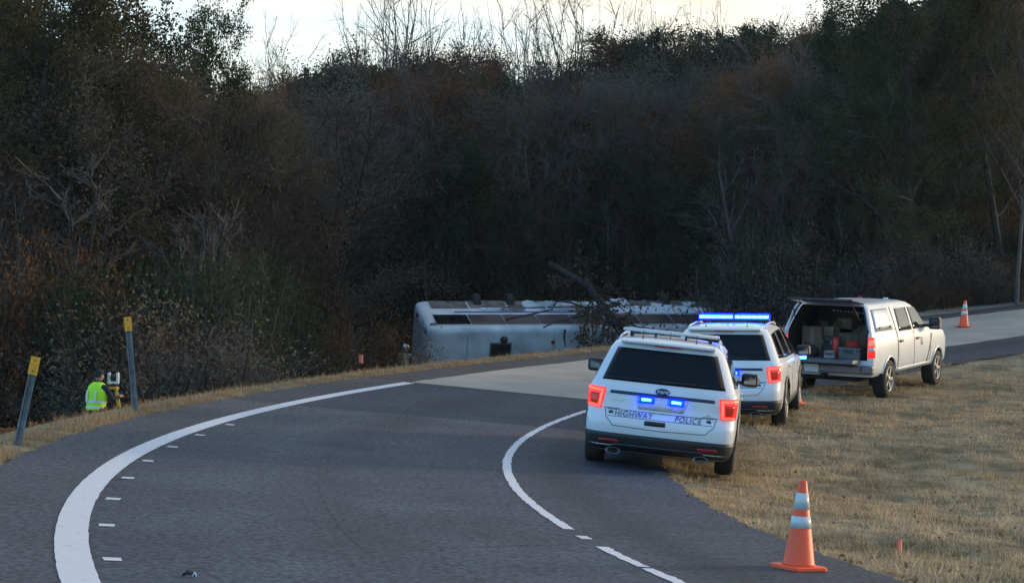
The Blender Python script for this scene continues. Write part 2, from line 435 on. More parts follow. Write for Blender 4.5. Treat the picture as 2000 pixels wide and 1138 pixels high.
def polar_sheet(name, r0, r1, d0, d1, dr, dd, lift, mat_, parent=None, tone=None, warm=None, rag=0, seed=0, kind=None):
    """a sheet on the banked ramp between two radii and two bearings (degrees round the curve's centre)"""
    rs = np.linspace(r0, r1, max(2, int(math.ceil((r1 - r0) / dr)) + 1)); ts = np.radians(np.linspace(d0, d1, max(2, int(math.ceil((d1 - d0) / dd)) + 1)))
    TT, RR = np.meshgrid(ts, rs)
    if rag:
        g = np.random.default_rng(seed)
        RR = RR.copy(); RR[0] += g.normal(0, rag, len(ts)); RR[-1] += g.normal(0, rag, len(ts))
    PX = CX - RR * np.cos(TT); PY = CY + RR * np.sin(TT); PZ = road_z(RR, TT) + lift
    n0, n1 = PX.shape
    ii = np.arange(n0 * n1).reshape(n0, n1)
    q = np.stack([ii[:-1, :-1], ii[1:, :-1], ii[1:, 1:], ii[:-1, 1:]], -1).reshape(-1, 4)[:, ::-1]
    at = {}
    if tone is not None: at['tone'] = tone(RR, np.degrees(TT)).ravel()
    if warm is not None: at['warm'] = warm(RR, np.degrees(TT)).ravel()
    o = link(name, np_mesh(name, np.stack([PX, PY, PZ], -1).reshape(-1, 3), q, mat_, True, at), parent)
    return o
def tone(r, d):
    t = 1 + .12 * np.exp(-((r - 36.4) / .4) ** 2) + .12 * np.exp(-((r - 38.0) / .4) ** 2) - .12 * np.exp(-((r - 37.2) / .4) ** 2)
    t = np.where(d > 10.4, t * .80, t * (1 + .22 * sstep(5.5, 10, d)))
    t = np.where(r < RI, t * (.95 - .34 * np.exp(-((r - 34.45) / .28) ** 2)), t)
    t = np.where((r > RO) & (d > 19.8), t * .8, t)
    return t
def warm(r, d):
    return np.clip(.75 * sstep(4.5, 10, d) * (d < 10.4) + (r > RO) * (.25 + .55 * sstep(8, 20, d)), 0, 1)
road = polar_sheet('road', R_IN, R_OUT, -60, 78, .12, .3, 0, asphalt_material(), tone=tone, warm=warm, rag=.035, seed=3)
tag(road, kind='structure')
M['concrete'] = mat('worn_concrete', (.29, .255, .205), .9, c2=(.38, .335, .27), scale=.8, detail=8, bump=.2, bscale=60)
conc = polar_sheet('concrete_road', RI + .02, RO + .02, 19.8, 78, .3, .5, .005, M['concrete'], rag=.02, seed=5)
tag(conc, kind='structure')
def line_material():
    m, N, L, b = new_mat('road_paint'); b.inputs['Roughness'].default_value = .6
    tc = N.new('ShaderNodeTexCoord'); nz = N.new('ShaderNodeTexNoise'); nz.inputs['Scale'].default_value = 16; nz.inputs['Detail'].default_value = 8; nz.inputs['Roughness'].default_value = .7
    L.new(tc.outputs['Object'], nz.inputs['Vector'])
    rp = N.new('ShaderNodeValToRGB'); e = rp.color_ramp.elements
    e[0].position = .30; e[0].color = (.22, .22, .22, 1); e[1].position = .42; e[1].color = (.62, .63, .64, 1)
    L.new(nz.outputs['Fac'], rp.inputs['Fac']); L.new(rp.outputs['Color'], b.inputs['Base Color'])
    return m
M['road_paint'] = line_material()
polar_sheet('edge_line', RO - .125, RO + .115, -40, 19.6, .12, .25, .005, M['road_paint'], road, rag=.002, seed=1)
for a, b_ in ((-10.4, 19.6), (-11.5, -11.15), (-14.2, -12.3), (-40, -14.32)):
    polar_sheet('edge_line', RI - .05, RI + .055, a, b_, .06, .12, .005, M['road_paint'], road, rag=.006, seed=int(a * 7) + 900)
for k in range(8):
    a = -15.25 + 2.77 * k
    polar_sheet('tick_mark', RO - .32, RO - .20, a - .11, a + .11, .06, .1, .005, M['road_paint'], road, rag=.004, seed=k)
M['tar'] = mat('tar', (.03, .03, .032), .7)
rng = random.Random(5)
def ground_strip(name, pts, w, mat_, lift, seed):
    g = random.Random(seed); V = []; Q = []
    for i, (r, d) in enumerate(pts):
        a = pts[max(i - 1, 0)]; c = pts[min(i + 1, len(pts) - 1)]
        x, y = CX - r * math.cos(R(d)), CY + r * math.sin(R(d))
        xa, ya = CX - a[0] * math.cos(R(a[1])), CY + a[0] * math.sin(R(a[1]))
        xc, yc = CX - c[0] * math.cos(R(c[1])), CY + c[0] * math.sin(R(c[1]))
        t = Vector((xc - xa, yc - ya)).normalized(); n = Vector((-t.y, t.x))
        ww = w * (.5 + g.random())
        for s in (-1, 1):
            px, py = x + n.x * ww * s, y + n.y * ww * s
            rr_, th_ = polar(px, py)
            V.append((px, py, float(road_z(rr_, th_)) + lift))
    for i in range(len(pts) - 1): Q.append((2 * i, 2 * i + 1, 2 * i + 3, 2 * i + 2))
    return link(name, np_mesh(name, V, Q, mat_), road)
def wander(a, b, n, j, seed):
    g = random.Random(seed)
    return [(a[0] + (b[0] - a[0]) * i / n + g.uniform(-j, j), a[1] + (b[1] - a[1]) * i / n + g.uniform(-j, j) * 1.2) for i in range(n + 1)]
for i, (a, b_, w) in enumerate([((39.1, -3.3), (37.4, -2.7), .008), ((39.3, -7.4), (39.0, -7.0), .012), ((37.6, -10.9), (36.9, -10.8), .006), ((38.6, 1.2), (36.2, 2.0), .004), ((36.9, -13.5), (35.4, -12.2), .006), ((40.2, -2), (39.6, 3), .005), ((34.9, -4), (34.2, 8), .005), ((37.2, -14), (37.25, 11.4), .004)]):
    ground_strip('crack', wander(a, b_, 24, .012, i), w, M['tar'], .004, i)
M['scuff'] = mat('tyre_scuff', (.034, .036, .04), .8, c2=(.05, .053, .06), scale=3)
ground_strip('tyre_mark', [(38.6 - 1.9 * (i / 30) ** .8, 19 - 17 * i / 30) for i in range(31)], .018, M['scuff'], .0035, 8)
ground_strip('tyre_mark', [(37.9 - 1.6 * (i / 30) ** .8, 16 - 20 * i / 30) for i in range(31)], .014, M['scuff'], .0035, 9)
M['gravel'] = mat('shoulder_gravel', (.12, .115, .105), .95, c2=(.22, .21, .19), scale=14, detail=6)
gs = polar_sheet('gravel_shoulder', R_OUT - .25, R_OUT + .55, 42, 78, .2, .5, .02, M['gravel'], rag=.05, seed=9)
tag(gs, kind='structure')

# ------------------------------------------------------------------ trees and shrubs
class Wood:
    def __init__(s): s.p0 = []; s.p1 = []; s.r0 = []; s.r1 = []
    def poly(s, pts, r0, r1):
        n = len(pts) - 1
        for i in range(n):
            s.p0.append(pts[i]); s.p1.append(pts[i + 1])
            s.r0.append(r0 + (r1 - r0) * i / n); s.r1.append(r0 + (r1 - r0) * (i + 1) / n)
    def mesh(s, name, n, mat_):
        P0 = np.array(s.p0); P1 = np.array(s.p1); r0 = np.array(s.r0); r1 = np.array(s.r1)
        t = P1 - P0; t /= np.linalg.norm(t, axis=1, keepdims=True) + 1e-9
        ref = np.where(np.abs(t[:, 2:3]) > .9, np.array([[1., 0, 0]]), np.array([[0, 0, 1.]]))
        a = np.cross(t, ref); a /= np.linalg.norm(a, axis=1, keepdims=True); b = np.cross(t, a)
        w = 2 * np.pi * np.arange(n) / n
        ring = np.cos(w)[None, :, None] * a[:, None] + np.sin(w)[None, :, None] * b[:, None]
        V = np.concatenate([P0[:, None] + ring * r0[:, None, None], P1[:, None] + ring * r1[:, None, None]], 1)
        m = len(P0); base = (np.arange(m) * 2 * n)[:, None]; k = np.arange(n)[None]
        q = np.stack([base + k, base + (k + 1) % n, base + n + (k + 1) % n, base + n + k], -1).reshape(-1, 4)
        return np_mesh(name, V.reshape(-1, 3), q, mat_, True)
def leaf_quads(name, centers, size, g, mat_, aspect=.6, flat=0, dirs=None):
    c = np.asarray(centers); n = len(c)
    if dirs is None: d = g.normal(size=(n, 3))
    else: d = np.asarray(dirs) + g.normal(0, .35, (n, 3))
    d /= np.linalg.norm(d, axis=1, keepdims=True)
    e = np.cross(d, g.normal(size=(n, 3))); e /= np.linalg.norm(e, axis=1, keepdims=True)
    s = size * g.uniform(.55, 1.35, n)[:, None]
    u, v = d * s / 2, e * s * aspect / 2
    V = np.stack([c - u, c + v - .15 * u, c + u, c - v + .1 * u], 1).reshape(-1, 3)
    return np_mesh(name, V, np.arange(n * 4).reshape(n, 4), mat_)

def unit(v):
    v = np.asarray(v, float); return v / (np.linalg.norm(v) + 1e-9)
def grow_line(g, p, d, L, n, jit, up):
    pts = [np.array(p, float)]; d = unit(d)
    for i in range(n):
        d = unit(d + g.normal(0, jit, 3) + np.array([0, 0, up]))
        pts.append(pts[-1] + d * L / n)
    return pts
def side_dir(g, d, ang):
    d = unit(d); a = unit(np.cross(d, g.normal(size=3)))
    return d * math.cos(ang) + a * math.sin(ang)

def tree_parts(seed, h=12, r=.17, n1=16, start=.3, ang=(45, 75), len1=.36, n2=6, n3=5, n4=3, up=.10, lean=.03, dome=True, rtw=.012, fork=False, kb=.42):
    """returns limbs, twigs and the points where leaves may hang"""
    g = np.random.default_rng(seed)
    limbs, twigs, tips, tdir = Wood(), Wood(), [], []
    trunks = [grow_line(g, (0, 0, -.3), (g.normal(0, lean), g.normal(0, lean), 1), h * .92, 9, .045, .03)]
    if fork:
        k = 4
        trunks.append(grow_line(g, trunks[0][k], side_dir(g, (0, 0, 1), R(24)), h * .55, 6, .05, .05))
        trunks.append(grow_line(g, trunks[0][k + 1], side_dir(g, (0, 0, 1), R(28)), h * .42, 6, .05, .05))
    for ti, T in enumerate(trunks):
        limbs.poly(T, r * (1 if ti == 0 else .6), .03 if kb < .5 else .07)
        nn = n1 if ti == 0 else n1 // 2
        for i in range(nn):
            t = start + (1 - start) * (i + g.random() * .8) / nn if ti == 0 else .25 + .75 * (i + g.random()) / nn
            t = min(t, .98); k = t * (len(T) - 1); a = int(k); f = k - a
            p = T[a] * (1 - f) + T[min(a + 1, len(T) - 1)] * f
            prof = math.sqrt(max(.05, 1 - (max(0, t - start) / (1 - start)) ** 2.2)) if dome else (1.1 - t) * 1.1
            L1 = h * len1 * (.35 + .65 * prof) * g.uniform(.75, 1.15)
            az = i * 2.4 + g.uniform(-.5, .5); el = R(g.uniform(*ang)) * (1 - .35 * t)
            d = np.array([math.cos(az) * math.sin(el), math.sin(az) * math.sin(el), math.cos(el)])
            B = grow_line(g, p, d, L1, 5, .13, up); rb = max(.018, r * kb * (1.1 - t))
            limbs.poly(B, rb, .012)
            for j in range(n2):
                tb = .25 + .75 * (j + g.random()) / n2; k2 = min(tb, .99) * 5; a2 = int(k2)
                pb = B[a2] + (B[a2 + 1] - B[a2]) * (k2 - a2)
                d2 = side_dir(g, B[a2 + 1] - B[a2], R(g.uniform(30, 65)))
                C2 = grow_line(g, pb, d2, L1 * .45 * g.uniform(.6, 1.2), 3, .16, up)
                twigs.poly(C2, .022, .01)
                for q in range(n3):
                    kk = int(g.integers(0, 3)); pc = C2[kk] + (C2[kk + 1] - C2[kk]) * g.random()
                    d3 = side_dir(g, C2[kk + 1] - C2[kk], R(g.uniform(25, 60)))
                    L3 = L1 * .22 * g.uniform(.5, 1.3)
                    D3 = grow_line(g, pc, d3, L3, 2, .18, up)
                    twigs.poly(D3, rtw, rtw * .6)
                    tips.append(D3[1]); tips.append(D3[2]); tdir += [d3, d3]
                    for s in range(n4):
                        E3 = grow_line(g, D3[int(g.integers(0, 2))], side_dir(g, d3, R(g.uniform(20, 50))), L3 * .6, 1, .1, up)
                        twigs.poly(E3, rtw * .75, rtw * .5); tips.append(E3[1]); tdir.append(d3)
    return g, limbs, twigs, np.array(tips), np.array(tdir)

PROTO = {}
def add_proto(kind, bark, parts):  # parts: list of (part name, mesh)
    PROTO.setdefault(kind, []).append(parts)

def make_protos():
    for s in range(4):     # leafless trees
        g, li, tw, tips, td = tree_parts(100 + s, 12, .15, 17, .32, (38, 62), .34, 6, 5, 3, .10)
        lv = tips[g.random(len(tips)) < .10]
        add_proto('bare', 0, [('trunk', li.mesh('trunk', 5, M['bark'])), ('twigs', tw.mesh('twigs', 3, M['twig'])),
                              ('leaves', leaf_quads('leaves', lv + g.normal(0, .08, lv.shape), .09, g, M['leaf_brown']))])
    for s in range(4):     # tall wide-forking leafless trees that stand clear against the sky
        g, li, tw, tips, td = tree_parts(140 + s, 12, .30, 10, .5, (26, 50), .38, 4, 3, 2, .12, .04, True, .008, True, .55)
        add_proto('tall_bare', 0, [('trunk', li.mesh('trunk', 6, M['bark'])), ('twigs', tw.mesh('twigs', 3, M['twig']))])
    for s in range(6):     # round-crowned oaks that still carry withered leaves
        g, li, tw, tips, td = tree_parts(200 + s, 12, .2, 18, .26, (50, 84), .40, 6, 5, 1, .05)
        n = 50000; k = g.integers(0, len(tips), n)
        pts = tips[k] + g.normal(0, .30, (n, 3))
        add_proto('oak', 0, [('trunk', li.mesh('trunk', 5, M['bark'])), ('twigs', tw.mesh('twigs', 3, M['twig'])),
                             ('leaves', leaf_quads('leaves', pts, .095, g, M[('leaf_brown', 'leaf_grey', 'leaf_brown', 'leaf_olive', 'leaf_grey', 'leaf_rust')[s]]))])
    for s in range(3):     # evergreen broadleaf crowns with gaps
        g, li, tw, tips, td = tree_parts(260 + s, 12, .2, 16, .3, (45, 80), .36, 6, 5, 0, .06)
        n = 40000; k = g.integers(0, len(tips), n)
        pts = tips[k] + g.normal(0, .15, (n, 3))
        add_proto('evergreen', 0, [('trunk', li.mesh('trunk', 5, M['bark'])), ('twigs', tw.mesh('twigs', 3, M['twig'])),
                                   ('leaves', leaf_quads('leaves', pts, .10, g, M['leaf_green' if s != 1 else 'leaf_olive']))])
    for s in range(4):     # pines
        g, li, tw, tips, td = tree_parts(300 + s, 14, .19, 26, .45, (62, 92), .22, 5, 4, 0, .04, .02, True)
        k = np.repeat(np.arange(len(tips)), 26); n = len(k)
        pts = tips[k] + g.normal(0, .16, (n, 3))
        add_proto('pine', 0, [('trunk', li.mesh('trunk', 6, M['bark'])), ('twigs', tw.mesh('twigs', 3, M['twig'])),
                              ('needles', leaf_quads('needles', pts, .26, g, M['needle'], .17, dirs=td[k]))])
    for s in range(3):     # thin young trees
        g, li, tw, tips, td = tree_parts(340 + s, 7, .055, 14, .25, (30, 55), .26, 4, 4, 2, .12, .06, True, .008)
        lv = tips[g.random(len(tips)) < (.3, .8, .05)[s]]
        add_proto('sapling', 0, [('trunk', li.mesh('trunk', 5, M['pale_bark' if s == 2 else 'bark'])), ('twigs', tw.mesh('twigs', 3, M['twig'])),
                                 ('leaves', leaf_quads('leaves', lv + g.normal(0, .06, lv.shape), .065, g, M['leaf_rust' if s == 1 else 'leaf_brown']))])
    for s, (mt, nl, sz) in enumerate([('leaf_rust', 12000, .05), ('leaf_rust', 9000, .055), ('leaf_green', 15000, .06), ('leaf_green', 12000, .066), ('leaf_olive', 9000, .066), ('leaf_brown', 5200, .062), ('leaf_grey', 2600, .06)]):
        g = np.random.default_rng(400 + s)
        li, tw = Wood(), Wood(); tips = []
        for i in range(26):
            az, el = g.uniform(0, 6.28), g.uniform(.05, .85)
            B = grow_line(g, (g.normal(0, .25), g.normal(0, .25), -.1), (math.cos(az) * math.sin(el), math.sin(az) * math.sin(el), math.cos(el)), g.uniform(1.6, 3.0), 5, .12, .04)
            li.poly(B, .022, .008)
            for j in range(9):
                k = int(g.integers(1, 5)); C2 = grow_line(g, B[k], side_dir(g, B[k + 1] - B[k], R(g.uniform(25, 60))), g.uniform(.4, .9), 3, .16, .08)
                tw.poly(C2, .009, .005); tips += C2[1:]
                for q in range(3):
                    E3 = grow_line(g, C2[int(g.integers(0, 3))], side_dir(g, C2[-1] - C2[0], R(40)), .35, 1, .1, .05); tw.poly(E3, .006, .003); tips.append(E3[1])
        tips = np.array(tips); k = g.integers(0, len(tips), nl)
        add_proto(('rust_shrub', 'rust_shrub', 'green_shrub', 'green_shrub', 'olive_shrub', 'brush', 'brush')[s], 0,
                  [('stems', li.mesh('stems', 4, M['bark'])), ('twigs', tw.mesh('twigs', 3, M['twig'])),
                   ('leaves', leaf_quads('leaves', tips[k] + g.normal(0, .10, (nl, 3)), sz, g, M[mt]))])
make_protos()
PH = {'bare': 13.2, 'tall_bare': 15, 'oak': 13, 'evergreen': 13, 'pine': 14.5, 'sapling': 7.6, 'rust_shrub': 3.1, 'green_shrub': 3.1, 'olive_shrub': 3.1, 'brush': 3.1}
NAMES = {'bare': ('bare_tree', 'tree'), 'tall_bare': ('bare_tree', 'tree'), 'oak': ('oak_tree', 'tree'), 'evergreen': ('evergreen_tree', 'tree'), 'pine': ('pine_tree', 'tree'),
         'sapling': ('sapling', 'tree'), 'rust_shrub': ('shrub', 'shrub'), 'green_shrub': ('shrub', 'shrub'), 'olive_shrub': ('shrub', 'shrub'), 'brush': ('bramble', 'shrub')}
def proto_height(parts):
    if 'h' not in parts[0][1]:
        hs = []
        for pn, me in parts:
            a = np.empty(len(me.vertices) * 3, np.float32); me.vertices.foreach_get('co', a)
            hs.append(float(np.percentile(a[2::3], 99.6)) if len(a) else 0)
        parts[0][1]['h'] = max(hs)
    return parts[0][1]['h']
def px2x(px, d): return (px - 1000) * d / F
def plant(kind, px, d, ytop, label, group=None, g=random, wid=1.0, var=None, z0=None, rot=None):
    """stands a plant at a bearing and a distance, tall enough to reach a given height"""
    x = px2x(px, d); z = gz(x, d) if z0 is None else z0
    h = max(.8, CAMH + (HOR - ytop) * d / F - z)
    P = PROTO[kind]; parts = P[g.randrange(len(P)) if var is None else var % len(P)]
    s = h / proto_height(parts)
    if PH[kind] < 5: wid *= min(1, 1.15 / s)
    nm, cat = NAMES[kind]
    root = empty(nm, (x, d, z - .05), (0, 0, g.uniform(0, 6.28) if rot is None else rot))
    root.scale = (s * wid, s * wid, s)
    tag(root, label, cat, group)
    for pn, me in parts:
        link(pn, me, root)
    return root
def contour(px):
    X_ = [-400, 0, 150, 250, 420, 480, 520, 560, 620, 700, 760, 800, 870, 940, 980, 1030, 1060, 1120, 1150, 1200, 1270, 1320, 1350, 1400, 1440, 1500, 1560, 1610, 1640, 1680, 1760, 2000, 2400]
    Y_ = [-60, 40, 95, 140, 160, 160, 158, 138, 118, 108, 120, 105, 95, 100, 118, 158, 140, 126, 110, 85, 60, 82, 95, 60, 42, 46, 40, 52, 75, 40, -40, -60, -60]
    return float(np.interp(px, X_, Y_))

g = random.Random(11)
# -- the back row whose round heads make the tree line
LINE = [(545, 140, 95, 'oak', .8), (620, 118, 98, 'oak', .95), (700, 106, 96, 'pine', 1.25), (760, 116, 92, 'oak', .9), (815, 103, 95, 'oak', 1), (880, 94, 93, 'oak', 1.05), (945, 100, 96, 'oak', .95),
        (995, 128, 92, 'oak', .8), (1065, 138, 97, 'oak', .75), (1120, 124, 95, 'pine', 1.15), (1170, 102, 96, 'oak', .9), (1225, 76, 93, 'oak', .95), (1275, 56, 95, 'pine', 1.3), (1330, 88, 92, 'oak', .85),
        (1385, 66, 96, 'pine', 1.2), (1440, 40, 92, 'oak', 1), (1500, 44, 95, 'pine', 1.3), (1555, 38, 93, 'oak', 1), (1605, 52, 96, 'oak', .9), (1655, 66, 90, 'pine', 1.2),
        (1720, 40, 88, 'oak', 1), (1790, 10, 86, 'oak', 1), (1870, -10, 88, 'pine', 1.2), (1950, -20, 90, 'oak', 1), (2040, -20, 88, 'oak', 1), (500, 165, 92, 'oak', .6), (440, 165, 90, 'oak', .7), (340, 165, 92, 'oak', .8), (270, 155, 92, 'pine', 1.2), (210, 125, 90, 'oak', 1), (110, 85, 92, 'oak', 1), (20, 45, 92, 'pine', 1.1), (-80, 0, 90, 'oak', 1)]
for i, (px, yt, d, k, w) in enumerate(LINE):
    zone = ('behind the big evergreen tree at upper left' if px < 480 else 'at the left shoulder of the tree line' if px < 660 else 'under the leaning leafless tree' if px < 790 else 'in the highest dome left of the dip' if px < 1000
            else 'at the dip of the tree line' if px < 1150 else 'where the tree line climbs to the right' if px < 1350 else 'under the yellow part of the sky' if px < 1640 else 'behind the evergreens at upper right')
    lab = {'oak': 'round headed brown oak ', 'pine': 'dense dark pine '}[k] + zone
    plant(k, px, d, yt + 8, lab, lab, g, w, i)
# -- tall leafless trees standing above the tree line against the sky
TALL = [(770, -70, 88, 0, .62, 'tall leafless tree leaning left above the tree line, thick dark limbs'), (864, -60, 87, 1, .7, 'tall leafless tree with a dark trunk forking over the highest dome of the wood'),
        (690, -20, 92, 2, .6, 'thin leafless tree leaning over the left shoulder of the tree line'), (600, 20, 96, 3, .6, 'faint leafless tree above the left end of the tree line'),
        (1048, -40, 88, 2, .55, 'leafless tree with close upright branches in the dip of the tree line'), (1085, -60, 90, 0, .6, 'tall leafless tree with fanned branches right of the dip in the tree line'),
        (1195, -40, 94, 3, .5, 'slim leafless tree over the rising middle of the tree line'), (1255, -50, 93, 1, .5, 'leafless tree leaning right over the rising middle of the tree line'),
        (1362, -30, 96, 2, .45, 'faint upright leafless tree alone against the yellow sky'), (960, 0, 94, 3, .5, 'slender leafless tree right of the highest dome of the wood')]
for px, yt, d, v, w, lab in TALL:
    plant('tall_bare', px, d, yt, lab, None, g, w, v)
# -- inner rows of the wood behind the bus
ROWS = [('bare', 'leafless grey twigged tree in the dark wood behind the overturned bus', 'leafless trees behind the bus', 560, 1500, 78, 90, 26, 70, 260),
        ('oak', 'brown leaved oak half hidden in the dark wood behind the overturned bus', 'oaks behind the bus', 540, 1500, 80, 90, 13, 110, 300),
        ('pine', 'dark young pine inside the wood behind the overturned bus', 'pines behind the bus', 560, 1480, 78, 88, 7, 130, 330),
        ('sapling', 'thin young tree at the front of the wood behind the overturned bus', 'young trees behind the bus', 600, 1480, 74, 80, 22, 300, 440),
        ('green_shrub', 'evergreen shrub at the foot of the wood behind the overturned bus', 'evergreen shrubs behind the bus', 560, 1500, 73, 82, 26, 450, 540),
        ('brush', 'tangled grey brush at the foot of the wood behind the overturned bus', 'brush behind the bus', 560, 1500, 73, 80, 20, 450, 560),
        ('evergreen', 'evergreen tree behind the bus', 'evergreens behind the bus', 600, 1460, 75.5, 84, 13, 270, 430),
        ('bare', 'leafless tree in the dim wood on the right beyond the pickup', 'leafless trees right', 1480, 2120, 66, 84, 22, 30, 240),
        ('oak', 'oak with withered leaves in the dim wood on the right beyond the pickup', 'oaks right', 1480, 2120, 70, 84, 12, 60, 280),
        ('evergreen', 'dull evergreen tree in the dim wood on the right beyond the pickup', 'evergreens right', 1500, 2100, 68, 80, 8, 140, 340),
        ('sapling', 'thin young tree by the far road edge on the right', 'young trees right', 1450, 2120, 62, 68, 20, 250, 440),
        ('green_shrub', 'green shrub by the far road edge on the right', 'green shrubs right', 1420, 2120, 61, 68, 20, 410, 520),
        ('brush', 'brown brush by the far road edge on the right', 'brush right', 1420, 2120, 58.5, 64, 26, 440, 560),
        ('rust_shrub', 'rust leaved shrub by the far road edge on the right', 'rust shrubs right', 1780, 2120, 57.5, 62, 9, 470, 560),
        ('bare', 'leafless tree in the dark wood on the left behind the marker posts', 'leafless trees left', -120, 640, 50, 72, 26, 60, 300),
        ('oak', 'oak holding brown leaves in the dark wood on the left', 'oaks left', -120, 600, 54, 74, 11, 90, 300),
        ('sapling', 'thin young tree in the dark wood on the left', 'young trees left', -100, 680, 44, 58, 24, 260, 470),
        ('green_shrub', 'evergreen shrub on the slope below the road on the left', 'evergreen shrubs left', 120, 760, 42, 58, 26, 470, 620),
        ('brush', 'grey leafless brush on the slope below the road on the left', 'brush left', -60, 790, 38, 56, 34, 520, 680),
        ('rust_shrub', 'rust leaved shrub on the slope at the far left', 'rust shrubs left', -90, 170, 32, 46, 16, 420, 690),
        ('olive_shrub', 'olive leaved shrub on the slope left of the bus', 'olive shrubs left', 330, 560, 41, 48, 6, 610, 680)]
for (k, lab, grp, p0, p1, d0, d1, n, y0, y1) in ROWS:
    for i in range(n):
        px = p0 + (p1 - p0) * (i + g.random()) / n; d = g.uniform(d0, d1)
        low = k in ('green_shrub', 'brush', 'rust_shrub', 'olive_shrub', 'sapling')
        if low and 740 < px < 1440 and d < 77: d = g.uniform(77, 84)
        if low and px < 420 and d < 43: d = g.uniform(41.5, 50)
        if low and px > 470 and d < 72 and p0 < 500: px -= 230
        hw_ = {'bare': 3.6, 'oak': 4.2, 'pine': 2.4, 'evergreen': 3.6}.get(k, .8) * F / d * .6
        yt = max(g.uniform(y0, y1), max(contour(px), contour(px + hw_) - 25, contour(px - hw_) - 25) + 22)
        if 'bus' in lab or 'far' in lab and False: where = ('behind the left end of the bus' if px < 900 else 'behind the middle of the bus' if px < 1180 else 'above the two police cars')
        elif p0 < 400: where = ('at the left edge behind the first post' if px < 170 else 'above the person in the vest' if px < 340 else 'between the second post and the bus')
        else: where = 'above the open pickup' if px < 1750 else 'above the far cone'
        tall = 'lower' if yt > (y0 + y1) / 2 else 'taller'
        lab2 = tall + ' ' + {'bare': 'leafless twiggy tree in the wood', 'oak': 'brown leaved oak in the wood', 'pine': 'dark pine in the wood', 'evergreen': 'dull evergreen in the wood', 'sapling': 'thin young tree', 'green_shrub': 'evergreen shrub low down', 'brush': 'tangle of brown brush low down', 'rust_shrub': 'rust leaved shrub low down', 'olive_shrub': 'olive leaved shrub low down'}[k] + ' ' + where
        plant(k, px, d, yt, lab2, lab2.replace(' ', ' '), g, g.uniform(.85, 1.25) * (1.25 if low and d < 60 else 1))
# -- plants one can point to
for px, d, yt, v, w, lab in [(215, 55, -70, 0, .95, 'big evergreen tree at upper left with sky showing through its leaves'), (90, 56, -90, 2, 1.0, 'dark evergreen tree at the upper left corner'),
                          (30, 50, -60, 1, 1, 'yellowish evergreen tree at the left edge of the picture'), (365, 60, 10, 0, .62, 'outermost evergreen crown beside the open sky on the left')]:
    plant('evergreen', px, d, yt, lab, None, g, w, v)
plant('oak', 180, 50, 60, 'broad brown leaved oak below the big evergreen tree', None, g, 1.1, 0)
plant('oak', 462, 62, 165, 'small oak with orange brown leaves where the sky meets the left wood', None, g, .42, 5)
plant('oak', 320, 52, 130, 'brown leaved oak standing before the big evergreen tree', None, g, .6, 2)
plant('evergreen', 1760, 62, -60, 'dark evergreen tree at upper right with a ragged leafy edge', None, g, .95, 0)
plant('evergreen', 1670, 66, -10, 'evergreen tree at upper right, sky showing through its left side', None, g, .55, 2)
plant('evergreen', 1960, 62, -70, 'evergreen tree in the top right corner', None, g, .9, 1)
plant('rust_shrub', 655, 52, 596, 'lone orange leaved shrub left of the overturned bus', None, g, 1.2, 0)
plant('bare', 835, 76, 130, 'pale trunked tree rising just behind the left end of the bus', None, g, .5, 1)
plant('bare', 1240, 78, 160, 'leafless tree rising behind the middle of the bus', None, g, .5, 2)
plant('bare', 1985, 58, -60, 'leafless trunk at the right edge of the picture', None, g, .6, 3)

# -- the deep wood beyond, nobody could count its trees
gg = np.random.default_rng(77)
n = 260000
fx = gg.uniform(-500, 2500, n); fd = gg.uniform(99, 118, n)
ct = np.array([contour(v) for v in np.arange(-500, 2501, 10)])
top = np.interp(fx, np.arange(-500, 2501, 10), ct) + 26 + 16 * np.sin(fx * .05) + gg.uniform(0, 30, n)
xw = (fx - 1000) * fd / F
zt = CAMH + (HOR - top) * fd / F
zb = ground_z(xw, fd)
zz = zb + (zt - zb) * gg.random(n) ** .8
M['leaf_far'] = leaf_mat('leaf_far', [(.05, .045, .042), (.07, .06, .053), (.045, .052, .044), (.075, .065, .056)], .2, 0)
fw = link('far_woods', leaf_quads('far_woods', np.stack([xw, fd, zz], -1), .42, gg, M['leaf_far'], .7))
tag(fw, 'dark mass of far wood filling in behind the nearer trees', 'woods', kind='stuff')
# leaf litter and low bramble on the embankment
n = 26000
la = np.radians(gg.uniform(-14, 62, n)); lr = R_OUT + .8 + gg.gamma(2.0, 2.6, n)
lx, ly = CX - lr * np.cos(la), CY + lr * np.sin(la)
lz = ground_z(lx, ly) + gg.uniform(0, .05, n) + (gg.random(n) < .3) * gg.uniform(0, .4, n) * (lr > R_OUT + 4) * (la < .1)
lt = link('leaf_litter', leaf_quads('leaf_litter', np.stack([lx, ly, lz], -1), .12, gg, M['leaf_rust']))
tag(lt, 'fallen brown leaves scattered down the roadside slope', 'leaf litter', kind='stuff')

